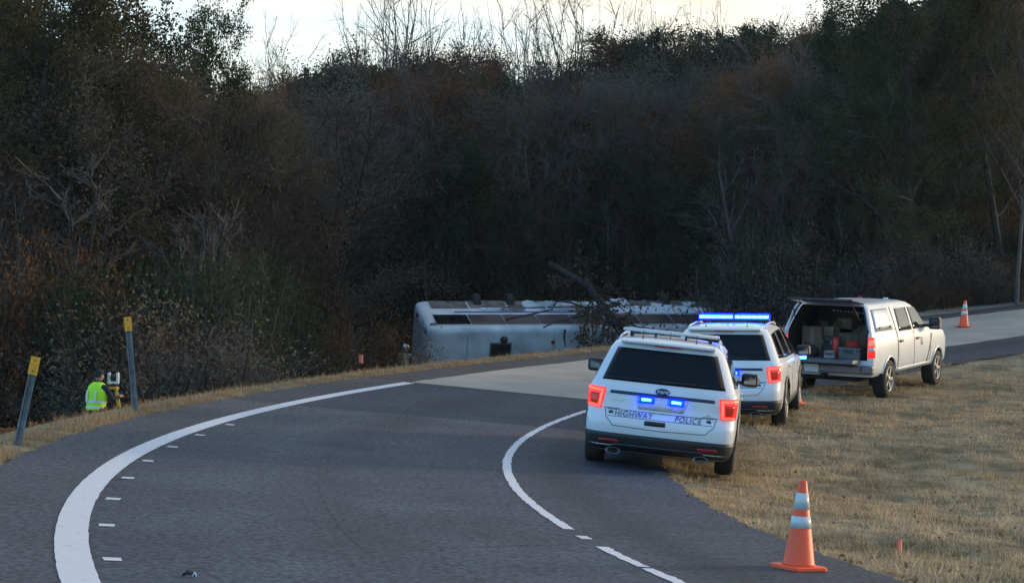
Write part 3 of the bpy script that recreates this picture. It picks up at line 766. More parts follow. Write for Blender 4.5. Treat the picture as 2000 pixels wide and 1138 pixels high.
# ------------------------------------------------------------------ vehicle bodies
class Shell:
    """a car body described by level slices: rear y, front y, half width and corner radii at each height"""
    def __init__(s, rows, length, bow=.05, taper=.05, nose=0):
        a = np.array(rows, float); s.z = a[:, 0]; s.cols = a[:, 1:]; s.len = length; s.bow = bow; s.tp = taper; s.nose = nose
    def at(s, z): return [float(np.interp(z, s.z, s.cols[:, i])) for i in range(5)]      # yr, yf, w, rr, rf
    def g(s, y): return 1 - s.tp * abs((y - s.len / 2) / (s.len / 2)) ** 4
    def fin(s, x, y, w, front=False):
        x2 = x * s.g(min(max(y, 0), s.len))
        k = (x / max(w, .01)) ** 2
        return x2, y + (s.bow * k if not front else -s.nose * k)
    def rear(s, z, u, off=0):
        """point on the right rear by distance u round the corner from the centre line (u<0: left)"""
        yr, yf, w, rr, rf = s.at(z); sg = 1 if u >= 0 else -1; u = abs(u); L1 = w - rr
        if u < L1: x, y, n = u, yr, (0, -1)
        elif u < L1 + rr * math.pi / 2:
            a = (u - L1) / rr; x, y, n = L1 + rr * math.sin(a), yr + rr * (1 - math.cos(a)), (math.sin(a), -math.cos(a))
        else: x, y, n = w, yr + rr + (u - L1 - rr * math.pi / 2), (1, 0)
        x, y = s.fin(x, y, w)
        return Vector((sg * (x + off * n[0]), y + off * n[1], z))
    def side(s, y, z, sg=1, off=0):
        yr, yf, w, rr, rf = s.at(z); 
        x, _ = s.fin(w, y, w)
        if y < yr + rr: x -= rr - math.sqrt(max(0, rr * rr - (yr + rr - y) ** 2))
        if y > yf - rf: x -= rf - math.sqrt(max(0, rf * rf - (y - yf + rf) ** 2))
        return Vector((sg * (x + off), y, z))
    def front(s, z, x, off=0):
        yr, yf, w, rr, rf = s.at(z); L1 = w - rf; ax = abs(x)
        y = yf if ax < L1 else yf - rf + math.sqrt(max(0, rf * rf - (min(ax, w) - L1) ** 2))
        return Vector((x, y - s.nose * (x / w) ** 2 + off, z))
    def loop(s, z):
        yr, yf, w, rr, rf = s.at(z); P = []
        for k in range(5): P.append((k / 5 * (w - rr), yr, 0))
        for k in range(6): a = k / 5 * math.pi / 2; P.append((w - rr + rr * math.sin(a), yr + rr * (1 - math.cos(a)), 0))
        for k in range(1, 20): P.append((w, yr + rr + (yf - rf - yr - rr) * k / 20, 0))
        for k in range(6): a = k / 5 * math.pi / 2; P.append((w - rf + rf * math.cos(a), yf - rf + rf * math.sin(a), 1))
        for k in range(1, 5): P.append(((w - rf) * (1 - k / 5), yf, 1))
        P.append((0, yf, 1))
        H = []
        for x, y, fr in P:
            if fr: x2 = x * s.g(min(y, s.len)); y2 = y - s.nose * (x / w) ** 2
            else: x2, y2 = s.fin(x, y, w) if y < yr + rr + .01 else (x * s.g(min(max(y, 0), s.len)), y + s.bow * max(0, 1 - (y - yr - rr) / 1.0))
            H.append((x2, y2))
        return [(x, y, z) for x, y in H] + [(-x, y, z) for x, y in H[-2:0:-1]]
    def mesh(s, name, levels, mat_, shrink_top=True):
        V = []; n = 0
        for z in levels: L = s.loop(z); n = len(L); V += L
        m = len(levels)
        Q = [tuple(q) for i in range(m - 1) for q in [(i * n + k, i * n + (k + 1) % n, (i + 1) * n + (k + 1) % n, (i + 1) * n + k) for k in range(n)]]
        Q += [tuple(range(n))[::-1], tuple((m - 1) * n + k for k in range(n))]
        me = bpy.data.meshes.new(name); me.from_pydata(V, [], Q)
        bm = bmesh.new(); bm.from_mesh(me)
        bmesh.ops.recalc_face_normals(bm, faces=bm.faces); bm.to_mesh(me); bm.free()
        me.polygons.foreach_set('use_smooth', [True] * len(me.polygons))
        me.materials.append(mat_); me.update()
        return me

def cut(o, cutters):
    """carves wheel openings / load space out of a body; the cutters are removed again"""
    for c in cutters:
        md = o.modifiers.new('cut', 'BOOLEAN'); md.operation = 'DIFFERENCE'; md.object = c; md.solver = 'EXACT'
        try: md.material_mode = 'TRANSFER'
        except Exception: pass
    me = evaluated_mesh(o); o.modifiers.clear(); old = o.data; o.data = me
    for c in cutters: bpy.data.objects.remove(c)
    if hasattr(me, 'set_sharp_from_angle'): me.set_sharp_from_angle(angle=R(38))
    return o
def cyl_cutter(y, z, r, half, mat_):
    m = MB(); m.lathe([(r, -half), (r, half)], 36, 'X', (0, y, z)); return m.build('cutter', mat_)

def patch(name, fn, quad, mat_, parent, off=.004, nu=8, nv=5, thick=.012, label=None, smooth=True):
    """a thin panel lying on a curved body: quad = four (a, b) corners, fn(a, b, off) -> point"""
    (a0, a1, a2, a3) = [Vector((*q, 0)) for q in quad]
    V = []; 
    for o in (off, off - thick):
        for j in range(nv + 1):
            for i in range(nu + 1):
                s, t = i / nu, j / nv
                p = (a0 * (1 - s) + a1 * s) * (1 - t) + (a3 * (1 - s) + a2 * s) * t
                V.append(fn(p.x, p.y, o))
    n1 = nu + 1; N = n1 * (nv + 1)
    Q = [(j * n1 + i, j * n1 + i + 1, (j + 1) * n1 + i + 1, (j + 1) * n1 + i) for j in range(nv) for i in range(nu)]
    Q2 = [tuple(N + k for k in q)[::-1] for q in Q]
    ring = [i for i in range(n1)] + [j * n1 + nu for j in range(1, nv + 1)] + [nv * n1 + i for i in range(nu - 1, -1, -1)] + [j * n1 for j in range(nv - 1, 0, -1)]
    E = [(ring[k], ring[k - 1], N + ring[k - 1], N + ring[k]) for k in range(len(ring))]
    me = bpy.data.meshes.new(name); me.from_pydata([tuple(v) for v in V], [], Q + Q2 + E)
    bm = bmesh.new(); bm.from_mesh(me); bmesh.ops.recalc_face_normals(bm, faces=bm.faces); bm.to_mesh(me); bm.free()
    me.polygons.foreach_set('use_smooth', [k < 2 * len(Q) and smooth for k in range(len(me.polygons))])
    me.materials.append(mat_)
    o = link(name, me, parent)
    if label: o['label'] = label
    return o

def text_on(name, body, size, center, fn, mat_, parent, shear=0, bold=.0, spacing=1.05, ext=.003):
    """flat print laid on a surface: fn(x, z) -> point"""
    cu = bpy.data.curves.new(name, 'FONT'); cu.body = body; cu.size = size; cu.align_x = 'CENTER'; cu.align_y = 'CENTER'
    cu.shear = shear; cu.offset = bold; cu.space_character = spacing; cu.extrude = ext
    o = bpy.data.objects.new(name, cu); COL.objects.link(o)
    me = evaluated_mesh(o); bpy.data.objects.remove(o)
    for v in me.vertices:
        p = fn(center[0] + v.co.x, center[1] + v.co.y, .006 + v.co.z)
        v.co = p
    me.materials.clear(); me.materials.append(mat_)
    return link(name, me, parent)

def wheel(parent, x, y, r, w, sg, steer=0):
    """tyre with a spoked rim, outer side towards sg"""
    t = MB()
    t.lathe([(r * .62, -w * .42), (r * .80, -w * .5), (r * .93, -w * .48), (r * .985, -w * .36), (r, -w * .2), (r, w * .2), (r * .985, w * .36), (r * .93, w * .48), (r * .80, w * .5), (r * .62, w * .42)], 40, 'X', (0, 0, 0), caps=False)
    t.lathe([(r * .62, -w * .42), (.02, -w * .38)], 20, 'X', (0, 0, 0), caps=False)
    o = t.build('wheel', M['tyre'], parent); o.location = (x, y, r); o.rotation_euler = (0, 0, steer)
    h = w * .5 * sg
    m = MB()
    m.lathe([(r * .64, h * .82), (r * .65, h * .97), (r * .61, h * .98), (r * .58, h * .7)], 32, 'X', caps=False)
    m.lathe([(r * .16, h * .55), (r * .16, h * .92), (r * .05, h * .95), (.003, h * .95)], 16, 'X', caps=False)
    for k in range(5):
        a = k * 2 * math.pi / 5
        c = (h * .82, math.cos(a) * r * .37, math.sin(a) * r * .37)
        m.box(c, (abs(h) * .18, r * .5, r * .17), (a, 0, 0))
    m.build('rim', M['rim'], o)
    d = MB(); d.lathe([(r * .6, h * .5), (.003, h * .5)], 24, 'X', caps=False); d.build('wheel_hub', M['underbody'], o)
    return o

def settle(root, pts):
    """stands a vehicle on the ground by its wheel contact points (local x, y): roll, pitch and height"""
    P = []
    c, s_ = math.cos(root.rotation_euler.z), math.sin(root.rotation_euler.z)
    for x, y in pts:
        wx, wy = root.location.x + c * x - s_ * y, root.location.y + s_ * x + c * y
        h = float(ground_z(wx, wy)); r_, th_ = polar(wx, wy)
        if R_IN < r_ < R_OUT: h += .035
        P.append((x, y, h))
    A = np.array([[x, y, 1] for x, y, h in P]); b = np.array([h for _, _, h in P])
    k = np.linalg.lstsq(A, b, rcond=None)[0]
    lift = max(h - (k[0] * x + k[1] * y + k[2]) for x, y, h in P)
    root.location.z = float(k[2] + .4 * max(lift, 0))
    nz = Vector((-k[0], -k[1], 1)).normalized()
    yv = Vector((0, 1, 0)); yv = (yv - nz * yv.dot(nz)).normalized(); xv = yv.cross(nz)
    Mx = Matrix((xv, yv, nz)).transposed()
    root.rotation_euler = (Matrix.Rotation(root.rotation_euler.z, 3, 'Z') @ Mx).to_euler()

M['chrome_dull'] = mat('dull_chrome', (.17, .175, .185), .4, .7)
SUV_ROWS = [  # z, rear y, front y, half width, rear corner radius, front corner radius
    (.26, .20, 4.80, .90, .20, .35), (.34, .06, 4.95, .95, .20, .38), (.46, .02, 5.00, .975, .20, .42), (.60, .0, 5.02, .985, .20, .42), (.70, .015, 5.02, .985, .20, .42), (.745, .06, 5.0, .98, .19, .42),
    (.80, .10, 4.99, .985, .18, .42), (1.00, .115, 4.90, .985, .18, .45), (1.07, .13, 4.70, .975, .18, .5), (1.10, .14, 4.30, .965, .18, .5), (1.13, .16, 3.85, .945, .18, .4), (1.18, .19, 3.76, .925, .18, .34),
    (1.40, .30, 3.35, .835, .18, .30), (1.58, .40, 2.95, .755, .18, .28), (1.65, .47, 2.72, .705, .2, .3), (1.695, .58, 2.45, .62, .22, .32), (1.72, .80, 2.15, .48, .25, .35), (1.728, 1.1, 1.9, .25, .2, .24)]
def make_suv(label, lit):
    root = empty('police_car')
    tag(root, label, 'police car', 'white police cars')
    S = Shell(SUV_ROWS, 5.02, .06, .05, .12)
    lv = [.26, .30, .34, .40, .46, .53, .60, .66, .70, .745, .80, .88, .96, 1.0, 1.04, 1.07, 1.085, 1.10, 1.115, 1.13, 1.155, 1.18, 1.25, 1.32, 1.40, 1.49, 1.58, 1.62, 1.65, 1.675, 1.695, 1.71, 1.72, 1.728]
    b = link('body', S.mesh('body', lv, M['white_paint']), root)
    cut(b, [cyl_cutter(1.16, .38, .435, 1.2, M['underbody']), cyl_cutter(4.02, .38, .435, 1.2, M['underbody'])])
    # dark lower cladding round the tail and the sills
    rf = S.rear
    rp = lambda u, z, o: S.rear(z, u, o)
    patch('lower_bumper', rp, [(-1.95, .27), (1.95, .27), (1.95, .50), (-1.95, .50)], M['black_plastic'], root, .010, 60, 5, .03) if False else None
    cl = patch('lower_bumper', rp, [(-1.22, .27), (1.22, .27), (1.22, .505), (-1.22, .505)], M['black_plastic'], root, .012, 44, 5, .03)
    patch('bumper_lip', rp, [(-.62, .30), (.62, .30), (.60, .375), (-.60, .375)], M['black_gloss'], root, .022, 16, 2, .02)
    for sg in (-1, 1):
        fn = lambda y, z, o, sg=sg: S.side(y, z, sg, o)
        patch('sill', fn, [(1.62, .27), (3.57, .27), (3.57, .44), (1.62, .44)], M['black_plastic'], root, .012, 12, 3, .03)
        for yc in (1.16, 4.02):     # wheel arch lip
            m = MB()
            P = [S.side(yc + .445 * math.cos(a), max(.27, .38 + .445 * math.sin(a)), sg, .006) for a in [R(v) for v in range(-14, 195, 13)]]
            m.tube(P, .028, 6); m.build('wheel_arch', M['black_plastic'], root)
        # side windows: door glass front and rear, then the quarter glass
        patch('side_window', fn, [(2.42, 1.135), (3.50, 1.135), (2.93, 1.575), (2.42, 1.60)], M['glass'], root, .005, 8, 6)
        patch('side_window', fn, [(1.36, 1.15), (2.34, 1.14), (2.34, 1.60), (1.42, 1.60)], M['glass'], root, .005, 8, 6)
        patch('quarter_window', fn, [(.50, 1.19), (1.28, 1.155), (1.34, 1.595), (.72, 1.575)], M['glass'], root, .005, 8, 6)
        for y0 in (2.38, 1.32, 3.44):
            patch('door_gap', fn, [(y0, .46), (y0 + .012, .46), (y0 + .012, 1.12), (y0, 1.12)], M['letter_dark'], root, .0025, 1, 8, .006)
        for y0 in (1.46, 2.50):
            box('door_handle', tuple(S.side(y0 + .1, 1.0, sg, .02)), (.03, .2, .035), M['white_paint'], root, bevel=.01)
        # mirror: arm, black housing, glass
        mm = S.side(3.22, 1.14, sg, 0)
        h = box('mirror', (mm.x + sg * .17, 3.22, 1.17), (.25, .14, .19), M['black_plastic'], root, (0, 0, -sg * .12), .045)
        box('mirror_arm', (mm.x + sg * .03, 3.25, 1.12), (.16, .07, .05), M['black_plastic'], h)
        box('mirror_glass', (mm.x + sg * .17, 3.146, 1.17), (.17, .006, .11), M['mirror'], h, (0, 0, -sg * .12))
        if lit:
            box('mirror_beacon', (mm.x + sg * .17, 3.15, 1.045), (.11, .05, .045), M['blue_core'], root, bevel=.008)
        # tail lamp wraps the corner: bright bracket round a darker middle
        s = sg
        q = lambda pts: [(s * a, z) for a, z in pts]
        t = patch('tail_light', rp, q([(.80, .80), (1.03, .815), (1.05, 1.075), (.755, 1.06)]), M['tail_red'], root, .014, 12, 8, .03)
        patch('lamp_core', rp, q([(.85, .85), (.95, .86), (.97, .985), (.835, .985)]), M['tail_dark'], t, .018, 6, 4, .01)
        patch('lamp_bracket', rp, q([(.785, 1.01), (1.03, 1.025), (1.035, 1.06), (.775, 1.045)]), M['tail_glow'], t, .019, 8, 2, .01)
        patch('lamp_bracket', rp, q([(.81, .815), (.84, .815), (.82, 1.005), (.785, 1.005)]), M['tail_glow'], t, .019, 2, 4, .01)
        patch('lamp_bracket', rp, q([(.815, .81), (1.0, .822), (.985, .842), (.845, .834)]), M['tail_glow'], t, .0185, 6, 2, .01)
        patch('side_reflector', rp, q([(.52, .385), (.80, .385), (.78, .425), (.53, .42)]), M['reflector_red'], root, .026, 6, 2, .02)
        m = MB(); c = rf(.30, s * .58, 0)
        m.lathe([(.052, -.14), (.058, 0), (.044, 0), (.04, -.10)], 20, 'Y', (0, 0, 0), caps=False)
        e = m.build('exhaust_tip', M['chrome_dull'], root); e.location = (s * .56, .10, .27); e.scale = (1.7, 1, .8); e.rotation_euler = (0, 0, R(180))
        patch('head_light', lambda x, z, o: S.front(z, x, o), [(s * .62, .88), (s * .90, .86), (s * .92, .98), (s * .60, .96)], M['clear_lens'], root, .01, 6, 3, .03)
    patch('rear_window', rp, [(-.82, 1.165), (.82, 1.165), (.66, 1.585), (-.66, 1.585)], M['glass'], root, .006, 20, 8, .012)
    patch('wiper', rp, [(-.02, 1.185), (.42, 1.20), (.42, 1.212), (-.02, 1.205)], M['black_plastic'], root, .02, 6, 1, .014)
    patch('windscreen', lambda x, z, o: S.front(z, x, o), [(-.78, 1.17), (.78, 1.17), (.60, 1.60), (-.60, 1.60)], M['glass'], root, .006, 14, 8, .012)
    patch('grille', lambda x, z, o: S.front(z, x, o), [(-.55, .62), (.55, .62), (.58, .88), (-.58, .88)], M['black_plastic'], root, .012, 8, 3, .03)
    box('rear_spoiler', (0, .50, 1.655), (1.22, .26, .035), M['white_paint'], root, (R(-6), 0, 0), .014)
    box('brake_light', (0, .362, 1.64), (.34, .012, .016), M['reflector_red'], root)
    patch('trim_strip', rp, [(-.70, 1.0), (.70, 1.0), (.69, 1.04), (-.69, 1.04)], M['stripe_blue'], root, .008, 14, 2, .012)
    # maker's oval badge
    m = MB(); m.lathe([(.075, -.012), (.082, 0), (.078, .006), (.003, .006)], 28, 'Y', caps=False)
    e = m.build('badge', M['stripe_blue'], root); p = rf(1.075, 0, .006); e.location = p; e.rotation_euler = (0, 0, R(180)); e.scale = (1.15, 1, .56)
    t = text_on('lettering', 'Ford', .075, (0, 1.077), lambda x, z, o: rf(z, x, o + .011), M['letter_white'], root, .25, .001)
    # plate recess, plate, two blue warning lamps
    patch('plate_recess', rp, [(-.30, .83), (.30, .83), (.36, .985), (-.36, .985)], M['clear_lens'], root, .002, 6, 3, .006)
    patch('licence_plate', rp, [(-.152, .845), (.152, .845), (.152, .965), (-.152, .965)], M['plate'], root, .012, 4, 2, .008)
    for x in (-.205, .195):
        w_ = patch('warning_light', rp, [(x - .11, .915), (x + .11, .915), (x + .11, 1.0), (x - .11, 1.0)], M['blue_light'], root, .030, 6, 3, .03)
        patch('bulb', rp, [(x - .062, .945), (x + .062, .945), (x + .062, .977), (x - .062, .977)], M['blue_core'], w_, .034, 3, 2, .006)
    # tailgate seams and lettering
    for pts in ([(-.74, .795), (-.72, .70), (-.62, .60)], [(.74, .795), (.72, .70), (.62, .60)], [(-.62, .60), (0, .585), (.62, .60)], [(-.70, .715), (.70, .715)], [(-.76, .81), (-.55, .815)], [(.76, .81), (.55, .815)]):
        P = []
        for a, c in zip(pts[:-1], pts[1:]):
            for k in range(7): P.append(rf(a[1] + (c[1] - a[1]) * k / 6, a[0] + (c[0] - a[0]) * k / 6, .001))
        tube('panel_gap', P, .0045, M['letter_dark'], root, 5)
    patch('pin_stripe', rp, [(-.71, .795), (.71, .795), (.71, .803), (-.71, .803)], M['letter_dark'], root, .003, 10, 1, .004)
    for wd, cx in (('HIGHWAY', -.36), ('POLICE', .37)):
        text_on('lettering', wd, .098, (cx, .755), lambda x, z, o: rf(z, x, o + .003), M['letter_dark'], root, .15, -.0008, 1.14)
    for sx in (-.66, .645):
        m = MB(); m.lathe([(.032, 0), (.032, .004), (.012, .006)], 12, 'Y'); e = m.build('star_decal', M['letter_dark'], root); e.location = rf(.756, sx, .003); e.rotation_euler = (0, 0, R(180))
    patch('step_pad', rp, [(-.20, .64), (.08, .64), (.08, .70), (-.20, .70)], M['black_plastic'], root, .008, 4, 1, .012)
    text_on('lettering', 'EXPLORER', .03, (-.56, .925), lambda x, z, o: rf(z, x, o), M['chrome'], root, 0, 0)
    text_on('lettering', 'AWD', .026, (.63, .84), lambda x, z, o: rf(z, x, o), M['chrome'], root, 0, 0)
    # roof rails, aerial
    for sg in (-1, 1):
        tube('roof_rail', [(sg * .66, .75, 1.66), (sg * .645, .95, 1.715), (sg * .64, 1.7, 1.735), (sg * .64, 2.4, 1.715), (sg * .655, 2.6, 1.675)], .017, M['white_paint'], root, 6)
    for ax, ay in ((-.35, .75), (.35, .75), (0, .95)):
        lathe('aerial', [(.025, 0), (.022, .02), (.006, .03), (.004, .13)], M['black_plastic'], root, 8, c=(ax, ay, 1.69))
    # light bar across the roof
    lb = empty('light_bar', (0, 2.02 if lit else 1.25, 1.80), parent=root)
    if True:
        bpy.data.objects.remove(lb)
        y = 1.95 if lit else 1.15
        if lit:
            pr = MB(); pr.box((0, y, 1.765), (1.24, .26, .03)); lb = pr.build('light_bar', M['black_plastic'], root, .008)
        else:   # slim bar carried clear of the roof, light rails fore and aft
            pr = MB(); pr.tube([(-.62, y - .13, 1.80), (.62, y - .13, 1.80)], .02, 8); pr.tube([(-.62, y + .13, 1.80), (.62, y + .13, 1.80)], .02, 8); pr.tube([(-.62, y - .13, 1.80), (-.62, y + .13, 1.80)], .02, 8); pr.tube([(.62, y - .13, 1.80), (.62, y + .13, 1.80)], .02, 8)
            lb = pr.build('light_bar', M['clear_lens'], root)
        for sg in (-1, 1):
            box('bar_foot', (sg * .52, y, 1.735), (.05, .10, .09), M['black_plastic'], lb)
            if not lit:
                box('bar_foot', (sg * .20, y - .12, 1.745), (.03, .05, .08), M['black_plastic'], lb)
                box('lens', (sg * .31, y, 1.80), (.58, .20, .035), M['clear_lens'], lb, None, .012)
                continue
            box('lens', (sg * .318, y, 1.825), (.60, .27, .095), M['blue_light'], lb, None, .025)
            for k in range(6): box('bulb', (sg * (.070 + .0975 * k), y - .122, 1.825), (.096, .034, .052), M['blue_core'], lb, None, .008)
    for sg in (-1, 1):
        for y in (1.16, 4.02): wheel(root, sg * .86, y, .385, .25, sg)
    box('underbody', (0, 2.5, .33), (1.46, 4.5, .16), M['underbody'], root)
    return root
CAR_CONTACTS = [(-.86, 1.16), (.86, 1.16), (-.86, 4.02), (.86, 4.02)]
suv = make_suv('white police car with its roof light bar off, nearest the camera', False)
suv.location = (1.80, 22.75, 0); suv.rotation_euler = (0, 0, -R(7.3)); settle(suv, CAR_CONTACTS)
suv2 = make_suv('white police car with a glowing blue roof light bar, parked just behind the pickup', True)
suv2.location = (3.48, 29.8, 0); suv2.rotation_euler = (0, 0, -R(13.5)); settle(suv2, CAR_CONTACTS)

# ------------------------------------------------------------------ pickup with an open topper
def make_truck():
    root = empty('pickup_truck')
    tag(root, 'white crew cab pickup with its topper hatch raised over a loaded bed', 'pickup')
    rows = [(.50, .14, 5.75, .93, .10, .3), (.58, .10, 5.84, .985, .09, .34), (.80, .09, 5.88, 1.0, .08, .36), (1.05, .09, 5.86, 1.0, .08, .36), (1.22, .10, 5.70, .985, .08, .36), (1.27, .10, 5.45, .975, .08, .36),
            (1.30, .10, 4.70, .965, .08, .3), (1.345, .10, 4.48, .95, .08, .28), (1.42, .12, 4.38, .925, .08, .26), (1.65, .22, 4.02, .845, .09, .22), (1.86, .32, 3.66, .765, .10, .22), (1.94, .37, 3.42, .72, .12, .25), (1.985, .46, 3.15, .64, .15, .3), (2.00, .62, 2.8, .5, .2, .3)]
    S = Shell(rows, 5.88, .03, .02, .10)
    lv = [.50, .54, .58, .68, .80, .92, 1.05, 1.14, 1.22, 1.245, 1.27, 1.285, 1.30, 1.32, 1.345, 1.38, 1.42, 1.5, 1.58, 1.65, 1.72, 1.79, 1.86, 1.90, 1.94, 1.965, 1.985, 2.0]
    b = link('body', S.mesh('body', lv, M['truck_paint']), root)
    dark = M['bed_liner']
    hole = Shell([(.84, -.6, 1.72, .86, .05, .05), (1.42, -.6, 1.72, .86, .05, .05), (1.66, -.6, 1.72, .785, .05, .05), (1.93, -.6, 1.72, .665, .08, .08)], 1.7, 0, 0, 0)
    hc = link('cutter', hole.mesh('cutter', [.84, 1.0, 1.42, 1.66, 1.86, 1.93], dark))
    cut(b, [cyl_cutter(1.22, .40, .47, 1.3, M['underbody']), cyl_cutter(4.80, .40, .47, 1.3, M['underbody']), hc])
    rf = S.rear
    rp = lambda u, z, o: S.rear(z, u, o)
    for sg in (-1, 1):
        fn = lambda y, z, o, sg=sg: S.side(y, z, sg, o)
        q = lambda pts: [(sg * a, z) for a, z in pts]
        patch('side_window', fn, [(1.98, 1.365), (2.90, 1.365), (2.90, 1.84), (2.08, 1.84)], M['truck_glass'], root, .006, 8, 6)
        patch('side_window', fn, [(3.02, 1.365), (4.05, 1.365), (3.58, 1.82), (3.02, 1.84)], M['truck_glass'], root, .006, 8, 6)
        # topper side door: a white panel in a thin frame with two latches
        tp = patch('topper_panel', fn, [(.46, 1.46), (1.58, 1.46), (1.58, 1.84), (.56, 1.84)], M['truck_paint'], root, .016, 8, 5, .02)
        patch('panel_frame', fn, [(.42, 1.435), (1.62, 1.435), (1.62, 1.87), (.53, 1.87)], M['grey_seal'], root, .005, 8, 5, .012)
        for yl in (.72, 1.40): box('latch', tuple(S.side(yl, 1.49, sg, .03)), (.02, .09, .035), M['black_plastic'], tp)
        patch('topper_rail', fn, [(.12, 1.415), (1.74, 1.415), (1.74, 1.432), (.12, 1.432)], M['grey_seal'], root, .004, 8, 1, .01)
        for y0, z0, z1 in ((1.765, .56, 1.97), (2.96, .60, 1.34), (4.20, .62, 1.30)):
            wd_ = .06 if y0 < 1.8 else .02; patch('door_gap', fn, [(y0, z0), (y0 + wd_, z0), (y0 + wd_, z1), (y0, z1)], M['black_plastic'], root, .004, 1, 14, .008)
        for y0 in (1.90, 3.10):
            box('door_handle', tuple(S.side(y0 + .09, 1.16, sg, .02)), (.035, .19, .05), M['black_plastic'], root, bevel=.012)
        patch('door_decal', fn, [(3.44, 1.0), (3.62, 1.0), (3.62, 1.17), (3.44, 1.17)], M['grey_seal'], root, .004, 3, 3, .006)
        patch('slash_stripe', fn, [(3.92, .60), (3.99, .60), (4.36, 1.22), (4.30, 1.22)], M['stripe_dark'], root, .006, 2, 12, .008)
        patch('rocker', fn, [(1.74, .50), (4.28, .50), (4.28, .60), (1.74, .60)], M['truck_paint'], root, .008, 10, 2, .012)
        for yc in (1.22, 4.80):
            P = [S.side(yc + .48 * math.cos(a), max(.51, .40 + .48 * math.sin(a)), sg, .004) for a in [R(v) for v in range(4, 177, 12)]]
            m = MB(); m.tube(P, .026, 6); m.build('wheel_arch', M['truck_paint'], root)
        mm = S.side(3.92, 1.40, sg, 0)
        h = box('mirror', (mm.x + sg * .24, 3.90, 1.46), (.26, .16, .28), M['black_plastic'], root, (0, 0, -sg * .1), .05)
        box('mirror_arm', (mm.x + sg * .05, 3.95, 1.40), (.26, .08, .06), M['black_plastic'], h)
        box('mirror_glass', (mm.x + sg * .24, 3.816, 1.46), (.17, .006, .17), M['mirror'], h, (0, 0, -sg * .1))
        # tall tail lamp on the corner post
        t = patch('tail_light', rp, q([(.885, .90), (1.06, .90), (1.06, 1.32), (.885, 1.32)]), M['tail_red'], root, .012, 6, 8, .02)
        patch('lamp_core', rp, q([(.90, 1.04), (1.03, 1.04), (1.03, 1.11), (.90, 1.11)]), M['clear_lens'], t, .016, 3, 2, .008)
        patch('lamp_bracket', rp, q([(.90, 1.14), (1.03, 1.14), (1.03, 1.28), (.90, 1.28)]), M['tail_glow'], t, .016, 3, 3, .008)
        patch('fuel_door', fn, [(.92, .98), (1.08, .98), (1.08, 1.14), (.92, 1.14)], M['truck_paint'], root, .007, 3, 3, .008) if sg < 0 else None
        for y in (1.22, 4.80): wheel(root, sg * .87, y, .405, .28, sg)
        patch('head_light', lambda x, z, o: S.front(z, x, o), [(sg * .60, .98), (sg * .92, .98), (sg * .93, 1.16), (sg * .60, 1.16)], M['clear_lens'], root, .01, 6, 3, .03)
        # bumper end caps and gas strut
        box('bumper_cap', (sg * .90, .02, .66), (.26, .16, .17), M['chrome_dull'], root, None, .03)
        tube('gas_strut', [(sg * .70, .12, 1.62), (sg * .64, -.28, 1.985)], .012, M['black_plastic'], root, 6)
        box('mud_flap', (sg * .87, .70, .42), (.30, .015, .26), M['underbody'], root)
    patch('windscreen', lambda x, z, o: S.front(z, x, o), [(-.82, 1.37), (.82, 1.37), (.62, 1.88), (-.62, 1.88)], M['truck_glass'], root, .006, 12, 8, .012)
    patch('grille', lambda x, z, o: S.front(z, x, o), [(-.56, .80), (.56, .80), (.56, 1.18), (-.56, 1.18)], M['chrome_dull'], root, .012, 8, 3, .03)
    box('rear_bumper', (0, 0, .66), (1.56, .16, .16), M['chrome_dull'], root, None, .02)
    box('step_pad', (0, -.01, .745), (1.3, .15, .012), M['black_plastic'], root)
    box('licence_plate', (-.26, -.092, .66), (.31, .008, .155), M['plate'], root, None)
    box('hitch', (0, -.06, .52), (.09, .22, .08), M['underbody'], root)
    # tailgate folded down
    tg = box('tailgate', (0, -.24, .835), (1.50, .54, .075), M['truck_gate'], root, None, .014)
    box('gate_latch', (.30, -.25, .878), (.22, .09, .012), M['black_plastic'], tg)
    # raised topper hatch: dark glass in a frame
    hh = box('topper_hatch', (0, .0, 2.03), (1.36, .86, .035), M['glass'], root, (R(-7), 0, 0), .012)
    box('hatch_frame', (0, -.42, 2.085), (1.40, .05, .05), M['black_plastic'], hh, (R(-7), 0, 0), .012)
    tube('hatch_frame', [(-.90, .07, 1.30), (-.885, .08, 1.44), (-.76, .20, 1.84), (-.69, .27, 1.95)], .034, M['truck_paint'], root, 6, 'white frame edge of the topper opening')
    tube('hatch_frame', [(.86, .13, 1.42), (.84, .14, 1.48), (.725, .26, 1.84), (.67, .33, 1.93)], .026, M['stripe_blue'], root, 6)
    # a row of small print on the dark back wall of the topper
    for k in range(9):
        box('decal', (-.42 + .078 * k + (.02 if k > 2 else 0), 1.705, 1.76 - .004 * k), (.045, .006, .036), M['letter_white'], root)
    for sg in (-1, 1):
        box('roof_lamp', (sg * .3, 3.05, 2.005), (.10, .06, .03), M['reflector_red'] if sg < 0 else M['clear_lens'], root, None, .01)
    box('underbody', (0, 2.9, .50), (1.2, 5.1, .22), M['underbody'], root)
    lathe('spare_tyre', [(.10, -.1), (.36, -.1), (.385, 0), (.36, .1), (.10, .1)], M['tyre'], root, 28, 'Z', (0, .75, .52))
    return root
M['bed_liner'] = mat('bed_liner', (.02, .02, .022), .8)
M['grey_seal'] = mat('grey_seal', (.30, .31, .32), .6)
M['stripe_dark'] = mat('stripe_dark', (.05, .04, .035), .5)
M['truck_gate'] = mat('tailgate_shade', (.10, .105, .115), .4)  # body white darkened in the base colour for shade on the tailgate
truck = make_truck()
truck.location = (6.44, 37.0, 0); truck.rotation_euler = (0, 0, -R(29)); settle(truck, [(-.87, 1.22), (.87, 1.22), (-.87, 4.8), (.87, 4.8)])
bpy.context.view_layer.update()
TM = truck.matrix_basis.copy()
def in_bed(x, y, z): return TM @ Vector((x, y, z))
